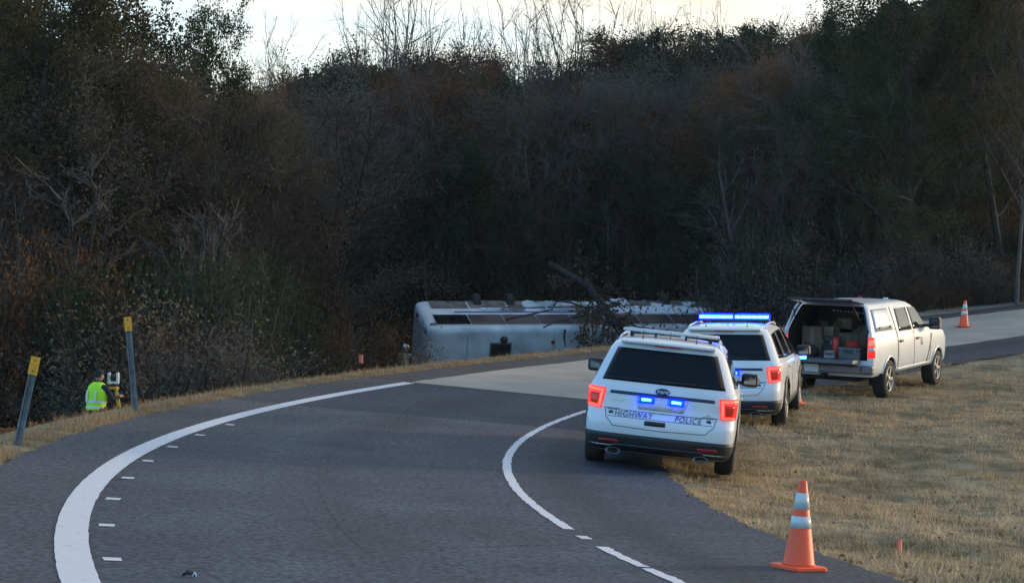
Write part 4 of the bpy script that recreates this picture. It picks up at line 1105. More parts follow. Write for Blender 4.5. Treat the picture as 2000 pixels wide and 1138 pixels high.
def cargo(name, label, cat, x, y, z, rz, builder):
    e = empty(name, in_bed(x, y, z), (TM.to_3x3() @ Matrix.Rotation(rz, 3, 'Z')).to_euler())
    tag(e, label, cat); builder(e); return e
M['card'] = mat('cardboard', (.15, .098, .06), .9, c2=(.09, .062, .04), scale=4)
M['card2'] = mat('pale_card', (.22, .18, .125), .9, c2=(.14, .115, .08), scale=4)
M['case_grey'] = mat('case_grey', (.10, .10, .10), .5)
M['case_white'] = mat('case_white', (.30, .29, .26), .5)
M['red_can'] = mat('red_paint', (.45, .03, .02), .4)
M['canvas'] = mat('canvas', (.17, .13, .09), .95, c2=(.10, .08, .06), scale=7)
def carton(w, d, h, m_):
    def f(e):
        box('carton_side', (0, 0, h / 2), (w, d, h), m_, e, None, .006)
        for s in (-1, 1): box('flap', (s * w * .5, 0, h + .05), (.008, d * .9, .13), m_, e, (0, s * .5, 0))
        box('tape', (0, -d / 2 - .003, h * .55), (w * .18, .004, h * .8), M['card2'], e)
    return f
def case(w, d, h, m_):
    def f(e):
        box('case_body', (0, 0, h * .35), (w, d, h * .7), m_, e, None, .025); box('case_lid', (0, 0, h * .86), (w * 1.02, d * 1.02, h * .28), m_, e, None, .025)
        tube('handle', [(-.07, -d / 2, h * .6), (-.07, -d / 2 - .05, h * .6), (.07, -d / 2 - .05, h * .6), (.07, -d / 2, h * .6)], .011, M['black_plastic'], e, 6)
        for s in (-1, 1): box('catch', (s * w * .3, -d / 2 - .012, h * .72), (.04, .015, .07), M['chrome_dull'], e)
    return f
def bag(w, d, h, m_):
    def f(e):
        m = MB(); m.lathe([(.02, 0), (.36, .02), (.46, .22), (.48, .5), (.40, .78), (.22, .95), (.02, 1)], 14); o = m.build('bag_body', m_, e); o.scale = (w, d, h)
        tube('strap', [(-w * .3, 0, h * .85), (-w * .1, -d * .2, h * 1.18), (w * .15, -d * .2, h * 1.15), (w * .3, 0, h * .82)], .014, M['black_plastic'], e, 6)
    return f
def can(e):
    lathe('cylinder', [(.085, 0), (.09, .02), (.09, .36), (.06, .43), (.028, .45)], M['red_can'], e, 18)
    box('valve', (0, 0, .48), (.05, .05, .06), M['black_plastic'], e); tube('hose', [(.02, -.02, .48), (.09, -.05, .44), (.105, -.05, .25)], .012, M['black_plastic'], e, 6)
cargo('carton', 'tall tan carton at the left of the loaded pickup bed', 'box', -.52, .75, .845, .15, carton(.42, .4, .62, M['card']))
cargo('carton', 'small pale carton lying on top of the load in the pickup bed', 'box', -.19, .85, 1.27, -.2, carton(.3, .28, .2, M['card2']))
cargo('equipment_case', 'dark grey case under the pale carton in the pickup bed', 'case', -.20, .85, .845, .05, case(.3, .4, .42, M['black_plastic']))
cargo('fire_extinguisher', 'red extinguisher standing in the middle of the pickup bed', 'extinguisher', .05, .55, .845, 0, can)
cargo('duffel_bag', 'brown canvas bag filling the right rear of the pickup bed', 'bag', .42, 1.2, .845, .3, bag(.62, .5, .68, M['canvas']))
cargo('equipment_case', 'light grey case at the right of the pickup bed', 'case', .44, .42, .845, -.12, case(.50, .34, .24, M['case_grey']))
cargo('equipment_case', 'small white case near the open tailgate of the pickup', 'case', .02, .22, .845, .2, case(.22, .18, .16, M['case_white']))
def coil(e):
    m = MB()
    for k in range(4):
        m.tube([(.15 * math.cos(a) * (1 - .06 * k), .15 * math.sin(a) * (1 - .06 * k), .02 + .028 * k) for a in [2 * math.pi * i / 18 for i in range(19)]], .014, 6, False)
    m.build('rope', M['red_can'], e)
cargo('rope_coil', 'coil of red cord lying on the case in the pickup bed', 'rope', .45, .42, 1.09, 0, coil)
cargo('carton', 'dark brown carton behind the extinguisher in the pickup bed', 'box', .1, 1.05, .845, .4, carton(.45, .4, .5, M['canvas']))
cargo('carton', 'brown carton stacked high at the back of the pickup bed', 'box', .12, 1.1, 1.42, -.3, carton(.36, .3, .22, M['card']))
cargo('duffel_bag', 'dark cloth bag at the left edge of the open pickup bed', 'bag', -.45, .30, .845, -.3, bag(.42, .36, .26, M['dark_cloth']))

# ------------------------------------------------------------------ coach lying on its side below the road
def make_bus():
    root = empty('coach_bus')
    tag(root, 'white coach lying on its side below the road, pale roof towards the road', 'bus')
    L, W, H = 12.3, 2.55, 3.35
    hw = W / 2
    def section(x, inset=0):
        e = abs(x) / (L / 2); k = 1 - .06 * max(0, (e - .93) / .07) ** 2
        P = []; r = .26
        for z, rad in ((.35, .06),): pass
        pts = [(-hw + .02, .35)]
        pts += [(-hw, .5), (-hw, 1.2), (-hw, 1.9), (-hw + .015, 2.6)]
        for a in range(0, 91, 15): pts.append((-hw + .02 + r - r * math.cos(R(a)), H - r + r * math.sin(R(a))))
        for f in (.25, .5, .75): pts.append((-hw + r + (W - 2 * r) * f, H + .05 * math.sin(math.pi * f)))
        for a in range(90, -1, -15): pts.append((hw - .02 - r + r * math.cos(R(a)), H - r + r * math.sin(R(a))))
        pts += [(hw - .015, 2.6), (hw, 1.9), (hw, 1.2), (hw, .5), (hw - .02, .35)]
        cz = 1.85
        return [(x, y * k, cz + (z - cz) * k) for y, z in pts]
    X_ = [-L / 2, -L / 2 + .02, -L / 2 + .08, -L / 2 + .2, -L / 2 + .45] + list(np.linspace(-5.2, 5.2, 14)) + [L / 2 - .45, L / 2 - .2, L / 2 - .08, L / 2 - .02, L / 2]
    sc = [.90, .95, .985, 1, 1] + [1] * 14 + [1, 1, .985, .95, .90]
    g = random.Random(3); V = []
    for x, k in zip(X_, sc):
        P = section(x); V += [(x, y * k, 1.85 + (z - 1.85) * k + (g.uniform(-.012, .012) if abs(x) < 5.3 and z > 3.3 else 0)) for _, y, z in P]
    n = len(section(0)); m = len(X_)
    Q = [(i * n + k, i * n + (k + 1) % n, (i + 1) * n + (k + 1) % n, (i + 1) * n + k) for i in range(m - 1) for k in range(n)]
    Q += [tuple(range(n)), tuple((m - 1) * n + k for k in range(n))[::-1]]
    me = bpy.data.meshes.new('body'); me.from_pydata(V, [], Q)
    bm = bmesh.new(); bm.from_mesh(me); bmesh.ops.recalc_face_normals(bm, faces=bm.faces); bm.to_mesh(me); bm.free()
    me.polygons.foreach_set('use_smooth', [True] * len(me.polygons)); me.materials.append(M['bus_white']); me.set_sharp_from_angle(angle=R(35))
    link('body', me, root)
    for sg in (-1, 1):
        y = sg * (hw + .004)
        for i in range(8):       # side panes, dark glass with narrow posts
            x0 = -5.72 + i * 1.36
            box('window', (x0 + .66, y, 2.42), (1.325, .02, 1.0), M['bus_glass'] if i else M['glass'], root, None, .004)
        box('drip_rail', (0, y - sg * .015, 3.03), (11.6, .05, .05), M['white_paint'], root)
        box('stripe', (-1.1, y, 1.62), (7.4, .008, .15), M['bus_blue'], root)
        box('stripe', (1.8, y, 1.40), (6.2, .008, .06), M['bus_blue'], root)
        for i in range(6):       # luggage bay doors
            x0 = -5.6 + i * 1.55 + (1.2 if i > 3 else 0)
            d = box('bay_door', (x0 + .72, y + sg * .01, .82), (1.46, .03, .78), M['bay_metal'], root, (0.05 * (i % 2), 0, .012 * (i % 3 - 1)), .008)
            box('handle', (x0 + .72, y + sg * .032, .62), (.18, .02, .05), M['black_plastic'], d)
    # the battered upper side: torn skin, scuffed panels
    sg_ = random.Random(8)
    for k in range(11):
        x0 = -3.6 + k * .86 + sg_.uniform(-.2, .2); L_ = sg_.uniform(.6, 1.5); h_ = sg_.uniform(.10, .28); zc = sg_.uniform(.75, 1.75); up_ = sg_.uniform(.03, .16)
        V = []
        for i in range(8):
            for j in range(4): V.append((x0 + L_ * i / 7 + sg_.uniform(-.04, .04), hw + .03 + up_ * (j / 3) ** 1.5 * (.4 + sg_.random()), zc - h_ * j / 3 + sg_.uniform(-.05, .05)))
        Q = [(i * 4 + j, (i + 1) * 4 + j, (i + 1) * 4 + j + 1, i * 4 + j + 1) for i in range(7) for j in range(3)]
        o = link('torn_panel', np_mesh('torn_panel', V, Q, (M['bus_scuffed'], M['bay_metal'], M['bus_white'])[k % 3]), root)
    for x0, x1 in ((.6, 2.4), (2.45, 4.3), (4.35, 5.9)):
        box('scuffed_panel', ((x0 + x1) / 2, hw + .022, 1.22), (x1 - x0, .02, 1.25), M['bus_scuffed'], root, (sg_.uniform(-.02, .02), 0, sg_.uniform(-.01, .01)), .006)
    for hx in (-3.3, 2.6):       # roof hatches; the nearer one stands open
        f = box('roof_hatch', (hx, .34 if hx < 0 else 0, 3.415), (.86, .72, .05), M['hatch_frame'], root, None, .02)
        box('hatch_opening', (hx, .34 if hx < 0 else 0, 3.444), (.72, .58, .012), M['underbody'], f)
    lathe('roof_vent', [(.14, 0), (.15, .05), (.11, .12), (.02, .15)], M['black_plastic'], root, 14, c=(-3.2, .83, 3.41))
    lathe('roof_vent', [(.07, 0), (.08, .04), (.02, .07)], M['reflector_red'], root, 10, c=(-1.25, .72, 3.40))
    for hx in (-4.6, -1.2, 2.2, 4.9):
        box('roof_seam', (hx, 0, 3.402), (.02, 2.0, .012), M['grey_seal'], root)
    # end wall with corner lamps, cap and dark rear glass
    box('end_panel', (-L / 2 - .012, 0, 1.6), (.03, 2.05, 1.9), M['bus_grey'], root, None, .01)
    box('end_window', (-L / 2 - .012, 0, 2.82), (.03, 1.5, .36), M['bus_grey'], root, None, .01)
    for s in (-1, 1):
        box('corner_lamp', (-L / 2 - .01, s * .98, 2.95), (.04, .16, .22), M['bus_purple'], root, None, .01)
        box('corner_lamp', (-L / 2 - .01, s * 1.0, 1.25), (.04, .14, .4), M['reflector_red'], root, None, .01)
    box('cap_stripe', (-L / 2 + .32, hw + .004, 2.9), (.34, .012, .12), M['stripe_dark'], root)
    box('windscreen', (L / 2 + .01, 0, 2.3), (.03, 2.1, 1.35), M['glass'], root, None, .01)
    for x in (-3.7, -2.35, 4.1):
        for s in (-1, 1): wheel(root, 0, 0, .5, .3, s).location = (x, s * 1.08, .42)
    box('chassis', (0, 0, .36), (11.4, 2.2, .2), M['underbody'], root)
    return root
M['bus_white'] = mat('bus_white', (.76, .78, .79), .5, c2=(.42, .45, .46), scale=1.1, detail=10, lo=.40, hi=.72)
M['bus_scuffed'] = mat('bus_scuffed', (.07, .07, .065), .6, c2=(.72, .75, .77), scale=4.5, detail=5, lo=.33, hi=.43)
M['bus_glass'] = mat('bus_glass', (.035, .035, .045), .3, spec=.25, c2=(.09, .075, .08), scale=1.2)
M['bus_blue'] = mat('bus_blue', (.03, .08, .26), .4)
M['bay_metal'] = mat('bay_metal', (.09, .08, .072), .6, .2, c2=(.20, .19, .175), scale=2.5)
M['bus_grey'] = mat('bus_grey', (.62, .63, .66), .5, c2=(.45, .46, .5), scale=3)
M['bus_purple'] = mat('bus_purple', (.09, .03, .13), .4)
M['hatch_frame'] = mat('hatch_frame', (.13, .14, .14), .5)
bus = make_bus()
TILT = R(20); YAW = R(14)
Rm = Matrix.Rotation(YAW, 3, 'Z') @ Matrix.Rotation(R(90) + TILT, 3, 'X')
bus.rotation_euler = Rm.to_euler()
# roof edge (upper) of the left end sits at a chosen place
target = Vector((px2x(838, 67.5), 67.5, CAMH + (HOR - 640) * 67.5 / F))
bus.location = target - Rm @ Vector((-6.1, 1.25, 3.25))

# ------------------------------------------------------------------ cones, posts, flags
def make_cone(label, x, y, s=1.0, rz=0.0):
    r_, th_ = polar(x, y); paved = R_IN < r_ < R_OUT
    z = float(road_z(r_, th_)) + .002 if paved else gz(x, y) + .015
    tilt = (0, math.atan(BANK * .9) if paved else 0, rz)
    root = empty('traffic_cone', (x, y, z), tilt); root.scale = (s, s, s)
    tag(root, label, 'cone', 'orange traffic cones')
    m = MB(); o = .18
    P = [(o * math.cos(a), o * math.sin(a)) for a in [R(45 * k + 22.5) for k in range(8)]]
    sq = []
    for k in range(4):
        a = R(90 * k + 45); c = (.225 * math.cos(a), .225 * math.sin(a))
        for d in (-18, 0, 18): sq.append((c[0] * .86 + .035 * math.cos(a + R(d * 2.5)), c[1] * .86 + .035 * math.sin(a + R(d * 2.5))))
    n = len(sq)
    V = [(x_, y_, 0) for x_, y_ in sq] + [(x_, y_, .022) for x_, y_ in sq] + [(x_ * .94, y_ * .94, .03) for x_, y_ in sq]
    Q = [(i * n + k, i * n + (k + 1) % n, (i + 1) * n + (k + 1) % n, (i + 1) * n + k) for i in range(2) for k in range(n)] + [tuple(range(n))[::-1], tuple(2 * n + k for k in range(n))]
    m.add(V, Q); m.build('cone_base', M['cone_orange'], root)
    rad = lambda h: .128 - (.128 - .032) * (h - .03) / .67
    lathe('cone_body', [(rad(.03) + .012, .028), (rad(.05), .05), (rad(.69), .69), (.026, .705), (.018, .705), (.016, .69)], M['cone_orange'], root, 28)
    for h0, h1 in ((.325, .42), (.475, .605)):
        lathe('reflective_collar', [(rad(h0) + .0025, h0), (rad(h1) + .0025, h1)], M['cone_white'], root, 28)
    return root
make_cone('orange cone with two white collars standing on the asphalt nearest the camera', px2x(1559, 14.35), 14.35, 1.0, .5)
make_cone('orange and white cone far off on the pale road at the right', px2x(1882, 53.0), 53.0, 1.12, .2)
make_cone('orange cone half hidden between the blue lit police car and the pickup', px2x(1553, 34.6), 34.6, 1.0, .7)

def make_post(label, px, d, h, lean, face, z):
    root = empty('marker_post', (px2x(px, d), d, z), (R(-2), lean, R(6)))
    tag(root, label, 'marker post', 'reflector posts on the outer verge')
    m = MB()   # U channel
    m.box((0, .012, h / 2 - .2), (.048, .006, h + .4)); m.box((-.028, -.008, h / 2 - .2), (.006, .04, h + .4)); m.box((.028, -.008, h / 2 - .2), (.006, .04, h + .4))
    m.box((-.035, -.03, h / 2 - .2), (.016, .005, h + .4)); m.box((.035, -.03, h / 2 - .2), (.016, .005, h + .4))
    m.build('channel', M['steel'], root)
    p = box('reflector', (0, -.04, h - .03), (.105, .006, .205), M['yellow'], root, None, .002)
    for k in (-1, 1):
        b = MB(); b.lathe([(.009, 0), (.009, -.006), (.003, -.008)], 8, 'Y', (0, -.044, h - .03 + k * .06)); b.build('bolt', M['black_plastic'], p)
    for k in range(5):
        b = MB(); b.lathe([(.006, 0), (.006, -.002)], 8, 'Y', (0, .0085, h - .25 - k * .17)); b.build('hole', M['underbody'], root)
    return root
def verge_d(px, off):
    for d in np.arange(14, 45, .02):
        if polar(px2x(px, d), d)[0] > R_OUT + off and d > 17: return float(d)
d1, d2 = verge_d(35, .22), verge_d(265, .25)
make_post('grey steel marker post leaning right, yellow plate on top, at the left picture edge', 35, d1, .93, R(11.5), 0, gz(px2x(35, d1), d1))
make_post('taller steel marker post leaning left behind the kneeling surveyor, yellow plate on top', 265, d2, 1.30, R(-5), 0, gz(px2x(265, d2), d2))
print('posts', d1, d2)

def make_flag(label, px, d, h, s, z=None):
    x = px2x(px, d); z = gz(x, d) if z is None else z
    root = empty('flag_or_light_spot', (x, d, z)); tag(root, label, 'flag')
    tube('wire', [(0, 0, -.05), (.01, 0, h * .6), (.02, 0, h)], .002, M['steel'], root, 5)
    V = []; n = 5
    for i in range(n + 1):
        for j in range(3):
            V.append((.02 + s * .55 * i / n - .01, .015 * math.sin(i * 1.4 + j * .4), h - s * j / 2 - .01 * i / n * (1 + j)))
    Q = [(i * 3 + j, (i + 1) * 3 + j, (i + 1) * 3 + j + 1, i * 3 + j + 1) for i in range(n) for j in range(2)]
    link('pennant', np_mesh('pennant', V, Q, M['orange_pink']), root)
make_flag('small pink orange survey flag in the dry grass right of the near cone', 1748, 16.6, .16, .10)
make_flag('tiny bright flag shape standing in for a spot of light left of the bus', 700, 46, .5, .20, CAMH + (HOR - 698) * 46 / F - .42)  # pennant added in place of a small glowing spot of light

# crumpled scrap on the road
m = MB(); g_ = random.Random(2)
dx, dd = px2x(372, 11.5), 11.5
r_, th_ = polar(dx, dd); zz_ = float(road_z(r_, th_))
sc_ = empty('road_scrap', (dx, dd, zz_)); tag(sc_, 'small dark and white scrap lying on the near asphalt', 'scrap')
m.tube([(-.05, .0, .015), (-.02, .03, .03), (.02, .0, .022), (.035, -.04, .012)], [.008, .016, .014, .004], 7); m.build('dark_piece', M['black_plastic'], sc_)
m = MB(); m.tube([(.02, -.03, .01), (.035, -.02, .03), (.045, -.035, .012)], [.006, .011, .005], 6); m.build('pale_piece', M['cone_white'], sc_)

# ------------------------------------------------------------------ people
def skin_chain(name, joints, edges, radii, mat_, parent, root_i=0, sub=2):
    me = bpy.data.meshes.new(name); me.from_pydata(joints, edges, [])
    o = bpy.data.objects.new(name, me); COL.objects.link(o)
    md = o.modifiers.new('skin', 'SKIN'); md.use_smooth_shade = True
    for i, v in enumerate(me.skin_vertices[0].data):
        r = radii[i]; v.radius = (r, r) if not hasattr(r, '__len__') else r; v.use_root = i == root_i
    sd_ = o.modifiers.new('sub', 'SUBSURF'); sd_.levels = sub; sd_.render_levels = sub
    me2 = evaluated_mesh(o); bpy.data.objects.remove(o)
    me2.materials.clear(); me2.materials.append(mat_)
    me2.polygons.foreach_set('use_smooth', [True] * len(me2.polygons))
    return link(name, me2, parent)
def ellipsoid(name, c, r, mat_, parent, n=16, rot=(0, 0, 0)):
    bm = bmesh.new(); bmesh.ops.create_uvsphere(bm, u_segments=n, v_segments=n // 2 + 2, radius=1)
    me = bpy.data.meshes.new(name); bm.to_mesh(me); bm.free()
    me.polygons.foreach_set('use_smooth', [True] * len(me.polygons))
    Mx = Euler(rot).to_matrix()
    for v in me.vertices: v.co = Mx @ Vector((v.co.x * r[0], v.co.y * r[1], v.co.z * r[2])) + Vector(c)
    me.materials.append(mat_); return link(name, me, parent)
def make_person(label, loc, rz, J, top, pants, hat, vest=None, shoes=None):
    """J: joints in metres, facing +Y: pelvis, chest, neck, head centre, then for each side shoulder, elbow, wrist, hip, knee, ankle, toe"""
    root = empty('person', loc, (0, 0, rz)); tag(root, label, 'person')
    pel, wai, che, nec, hd = [Vector(J[k]) for k in ('pelvis', 'waist', 'chest', 'neck', 'head')]
    V = [pel, wai, che, nec]; Rr = [(.155, .115), (.15, .11), (.175, .125), (.06, .06)]; E = [(0, 1), (1, 2), (2, 3)]
    for s in ('L', 'R'):
        b = len(V); sh, el, wr, hi, kn, an, to = [Vector(J[k + s]) for k in ('sh', 'el', 'wr', 'hip', 'knee', 'ank', 'toe')]
        V += [sh, el, wr]; Rr += [.068, .05, .036]; E += [(2, b), (b, b + 1), (b + 1, b + 2)]
        V += [hi, kn, an, to]; Rr += [.10, .068, .048, .042]; E += [(0, b + 3), (b + 3, b + 4), (b + 4, b + 5), (b + 5, b + 6)]
    body = skin_chain('body', V, E, Rr, top, root)
    # head with face, ears and hair
    f = (Vector(J.get('look', (0, 1, 0)))).normalized(); ri = f.cross(Vector((0, 0, 1))).normalized(); up = ri.cross(f)
    Hm = Matrix((ri, f, up)).transposed(); he = Hm.to_euler()
    h = ellipsoid('head', hd, (.077, .098, .118), M['skin'], root, 18, he)
    P = lambda a, b_, c: tuple(hd + Hm @ Vector((a, b_, c)))
    ellipsoid('nose', P(0, .10, -.01), (.015, .02, .026), M['skin'], h, 8, he)
    ellipsoid('mouth', P(0, .088, -.055), (.024, .008, .007), M['reflector_red'], h, 8, he)
    for s in (-1, 1):
        ellipsoid('eye', P(s * .032, .086, .012), (.012, .008, .008), M['black_plastic'], h, 8, he)
        ellipsoid('ear', P(s * .078, -.005, -.005), (.012, .026, .034), M['skin'], h, 8, he)
    ellipsoid('hair', P(0, -.018, .022), (.082, .096, .105), M['hair'], root, 14, he)
    hat(root, P, he)
    # hands: palm, four unequal bent fingers, thumb from the side of the palm
    for s in ('L', 'R'):
        sg = -1 if s == 'L' else 1
        wr, el = Vector(J['wr' + s]), Vector(J['el' + s]); d = (wr - el).normalized(); n = d.cross(Vector((0, 0, 1))).normalized() * sg; u = n.cross(d).normalized()
        V = [wr - d * .02, wr + d * .045, wr + d * .085]; Rr = [.028, .034, .03]; E = [(0, 1), (1, 2)]
        for k, (o_, ln) in enumerate(((-.030, .065), (-.010, .076), (.011, .07), (.030, .054))):
            b = len(V); q = wr + d * .085 + n * o_
            V += [q, q + d * ln * .5 - u * sg * .012, q + d * ln * .8 - u * sg * .045]; Rr += [.0095, .009, .0075]; E += [(2, b), (b, b + 1), (b + 1, b + 2)]
        b = len(V); V += [wr + d * .04 - n * .035, wr + d * .075 - n * .055, wr + d * .10 - n * .05 - u * sg * .02]; Rr += [.011, .010, .008]; E += [(1, b), (b, b + 1), (b + 1, b + 2)]
        skin_chain('hand', V, E, Rr, M['skin'], root, 0, 1)
    for s in ('L', 'R'):
        an, to = Vector(J['ank' + s]), Vector(J['toe' + s])
        mid = (an + to) / 2; ellipsoid('boot', mid + Vector((0, .02, -.01)), (.055, .145, .062), M['black_plastic'], root, 12, (0, 0, math.atan2(-(to - an).x, (to - an).y)))
    if vest: vest(root, pel, wai, che, nec, J)
    return root
def hat_cap(root, P, he):
    ellipsoid('cap', P(0, -.006, .052), (.088, .104, .08), M['dark_cloth'], root, 16, he)
    ellipsoid('cap_brim', P(0, .115, .055), (.068, .065, .010), M['dark_cloth'], root, 12, he)
def hat_helmet(root, P, he):
    ellipsoid('helmet', P(0, -.005, .055), (.118, .135, .098), M['helmet'], root, 18, he)
    ellipsoid('helmet_brim', P(0, -.01, .035), (.150, .180, .012), M['helmet'], root, 18, he)
def hivis_vest(root, pel, wai, che, nec, J):
    """open sided vest of stacked oval rings round the trunk, tape bands as their own pieces"""
    up = (che - pel).normalized(); sh = (Vector(J['shR']) - Vector(J['shL'])).normalized(); fw = up.cross(sh).normalized()
    def ring(t, rx, ry, n=24, extra=0):
        c = pel + (che - pel) * t + up * extra
        return [c + sh * rx * math.copysign(abs(math.cos(a)) ** .8, math.cos(a)) + fw * ry * math.sin(a) for a in [2 * math.pi * k / n for k in range(n)]]
    def shell(name, prof, mat_, par):
        V = []; n = 24
        for t, rx, ry, ex in prof: V += ring(t, rx, ry, n, ex)
        Q = [(i * n + k, i * n + (k + 1) % n, (i + 1) * n + (k + 1) % n, (i + 1) * n + k) for i in range(len(prof) - 1) for k in range(n)]
        o = link(name, np_mesh(name, V, Q, mat_, True), par); md = None
        return o
    v = shell('vest', [(.02, .20, .165, 0), (.25, .198, .16, 0), (.55, .20, .16, 0), (.85, .222, .165, 0), (1.05, .215, .155, 0), (1.15, .20, .14, .04), (1.2, .15, .11, .085), (1.2, .085, .085, .115)], M['hivis'], root)
    shell('tape', [(.10, .206, .171, 0), (.21, .205, .168, 0)], M['silver_tape'], v)
    shell('tape', [(.40, .206, .167, 0), (.52, .207, .167, 0)], M['silver_tape'], v)
    for s in (-1, 1):
        P = [pel + (che - pel) * t + sh * s * .105 + fw * b_ for t, b_ in ((.45, -.172), (.8, -.178), (1.05, -.165))]
        V = []
        for p in P: V += [p - sh * .025, p + sh * .025]
        link('tape', np_mesh('tape', V, [(0, 1, 3, 2), (2, 3, 5, 4)], M['silver_tape']), v)
STAND = dict(pelvis=(0, 0, .95), waist=(0, .02, 1.10), chest=(0, .05, 1.32), neck=(0, .07, 1.50), head=(0, .11, 1.63), look=(.1, 1, -.18),
             shL=(-.20, .05, 1.42), elL=(-.27, .12, 1.16), wrL=(-.16, .34, 1.14), shR=(.20, .05, 1.42), elR=(.30, .14, 1.17), wrR=(.26, .40, 1.22),
             hipL=(-.10, 0, .90), kneeL=(-.12, .05, .50), ankL=(-.13, 0, .09), toeL=(-.15, .16, .05), hipR=(.10, 0, .90), kneeR=(.12, .05, .50), ankR=(.13, .0, .09), toeR=(.16, .16, .05))
sx, sd_ = px2x(187, 35.0), 35.0
print('person ground', gz(sx, sd_), CAMH + (HOR - 741) * sd_ / F - 1.66)
sz = CAMH + (HOR - 741) * sd_ / F - 1.56
make_person('person in a yellow green vest and dark cap at the survey tripod below the road', (sx, sd_, sz if sz > gz(sx, sd_) - .25 else gz(sx, sd_) - .25), R(-28), STAND, M['dark_cloth'], M['dark_cloth'], hat_cap, hivis_vest)
hx, hd_ = px2x(790, 62.0), 62.0
hz = CAMH + (HOR - 682) * hd_ / F - 1.60
make_person('person in a tan coat and white helmet standing by the left end of the bus', (hx, hd_, gz(hx, hd_) - .02 if abs(hz - gz(hx, hd_)) > .8 else hz), R(-20), STAND, M['tan_cloth'], M['tan_cloth'], hat_helmet)

# survey instrument on its tripod
tx, td_ = px2x(222, 35.3), 35.3
tz = max(CAMH + (HOR - 745) * td_ / F - 1.42, gz(tx, td_))
ts = empty('survey_tripod', (tx, td_, tz)); tag(ts, 'surveying instrument on an orange and yellow tripod in front of the person in the vest', 'survey tripod')
for k, a in enumerate((200, 320, 80)):
    dx_, dy_ = math.cos(R(a)), math.sin(R(a))
    fx_, fy_ = dx_ * .52, dy_ * .52
    lg = MB(); fz = gz(tx + fx_, td_ + fy_) - tz
    lg.tube([(dx_ * .09, dy_ * .09, 1.28), (dx_ * .32, dy_ * .32, .58)], .024, 6); lg.tube([(dx_ * .30, dy_ * .30, .64), (fx_, fy_, fz)], .015, 6)
    l_ = lg.build('leg', M['wood_orange'] if k == 0 else M['tripod_yellow'], ts)
    box('leg_clamp', (dx_ * .32, dy_ * .32, .60), (.07, .07, .07), M['black_plastic'], l_)
lathe('tripod_head', [(.11, 1.27), (.11, 1.31), (.07, 1.33)], M['wood_orange'], ts, 16)
inst = MB(); inst.lathe([(.065, 1.33), (.075, 1.36), (.07, 1.39)], 16); inst.build('tribrach', M['black_plastic'], ts)
yk = MB(); yk.box((-.085, 0, 1.49), (.045, .12, .22)); yk.box((.085, 0, 1.49), (.045, .12, .22)); yk.box((0, 0, 1.40), (.2, .13, .05)); yk.build('yoke', M['cone_white'], ts, .012)
tl = MB(); tl.lathe([(.032, -.10), (.045, -.08), (.05, .06), (.055, .10)], 14, 'Y', (0, 0, 1.51)); tl.build('telescope', M['black_plastic'], ts)
box('carry_handle', (0, 0, 1.625), (.20, .03, .03), M['black_plastic'], ts, None, .01)

# ------------------------------------------------------------------ the broken tree fallen over the bus
g3, wi, tw3 = np.random.default_rng(9), Wood(), Wood()
fr = empty('fallen_tree', (0, 0, 0))
tag(fr, 'broken leafless tree lying across the top of the overturned bus', 'fallen tree')
def P3(px, py, d): return np.array([px2x(px, d), d, CAMH + (HOR - py) * d / F])
main = [P3(1075, 515, 73), P3(1110, 536, 71.5), P3(1150, 560, 69.5), P3(1175, 592, 68), P3(1192, 622, 67), P3(1230, 650, 66.2)]
wi.poly(main, .13, .2); tips3 = []
for k in range(46):
    a = int(g3.integers(0, 5)); p = main[a] + (main[a + 1] - main[a]) * g3.random()
    d = side_dir(g3, main[a + 1] - main[a], R(g3.uniform(30, 100))) + np.array([g3.normal(0, .5), -.1, -.25])
    Bq = grow_line(g3, p, d, g3.uniform(.8, 2.6), 5, .18, -.03); wi.poly(Bq, .035, .01)
    for j in range(5):
        c = int(g3.integers(1, 5)); C4 = grow_line(g3, Bq[c], side_dir(g3, Bq[c + 1] - Bq[c], R(45)), g3.uniform(.3, .9), 3, .15, 0)
        tw3.poly(C4, .012, .005); tips3 += C4[1:]
for px0, py0, px1, py1 in ((1100, 640, 1104, 680), (1150, 600, 1138, 672), (1130, 612, 1060, 640), (1210, 596, 1120, 622), (990, 622, 1080, 606), (1165, 600, 1080, 585), (1390, 570, 1382, 612)):
    Bq = [P3(px0 + (px1 - px0) * t + g3.normal(0, 2), py0 + (py1 - py0) * t + g3.normal(0, 2), 66.3) for t in (0, .3, .6, 1)]
    br_ = Wood(); br_.poly(Bq, .05, .03); link('branch', br_.mesh('branch', 6, M['bark']), fr)
link('trunk', wi.mesh('trunk', 6, M['bark']), fr); tag(link('twigs', tw3.mesh('twigs', 3, M['twig']), fr), kind='stuff')
tp = np.array(tips3); k = g3.integers(0, len(tp), 420)
cl = P3(1165, 640, 66.8) + g3.normal(0, 1, (220, 3)) * np.array([.45, .3, .5]); cl2 = P3(1140, 655, 66.0) + g3.normal(0, 1, (160, 3)) * np.array([.16, .15, .38])
cl3 = np.stack([g3.uniform(px2x(1195, 69), px2x(1440, 69), 260), np.full(260, 69.) + g3.normal(0, .4, 260), CAMH + (HOR - g3.uniform(570, 650, 260)) * 69 / F], -1)
link('leaves', leaf_quads('leaves', np.concatenate([tp[k] + g3.normal(0, .1, (420, 3)), cl, cl2, cl3]), .16, g3, M['leaf_brown']), fr)

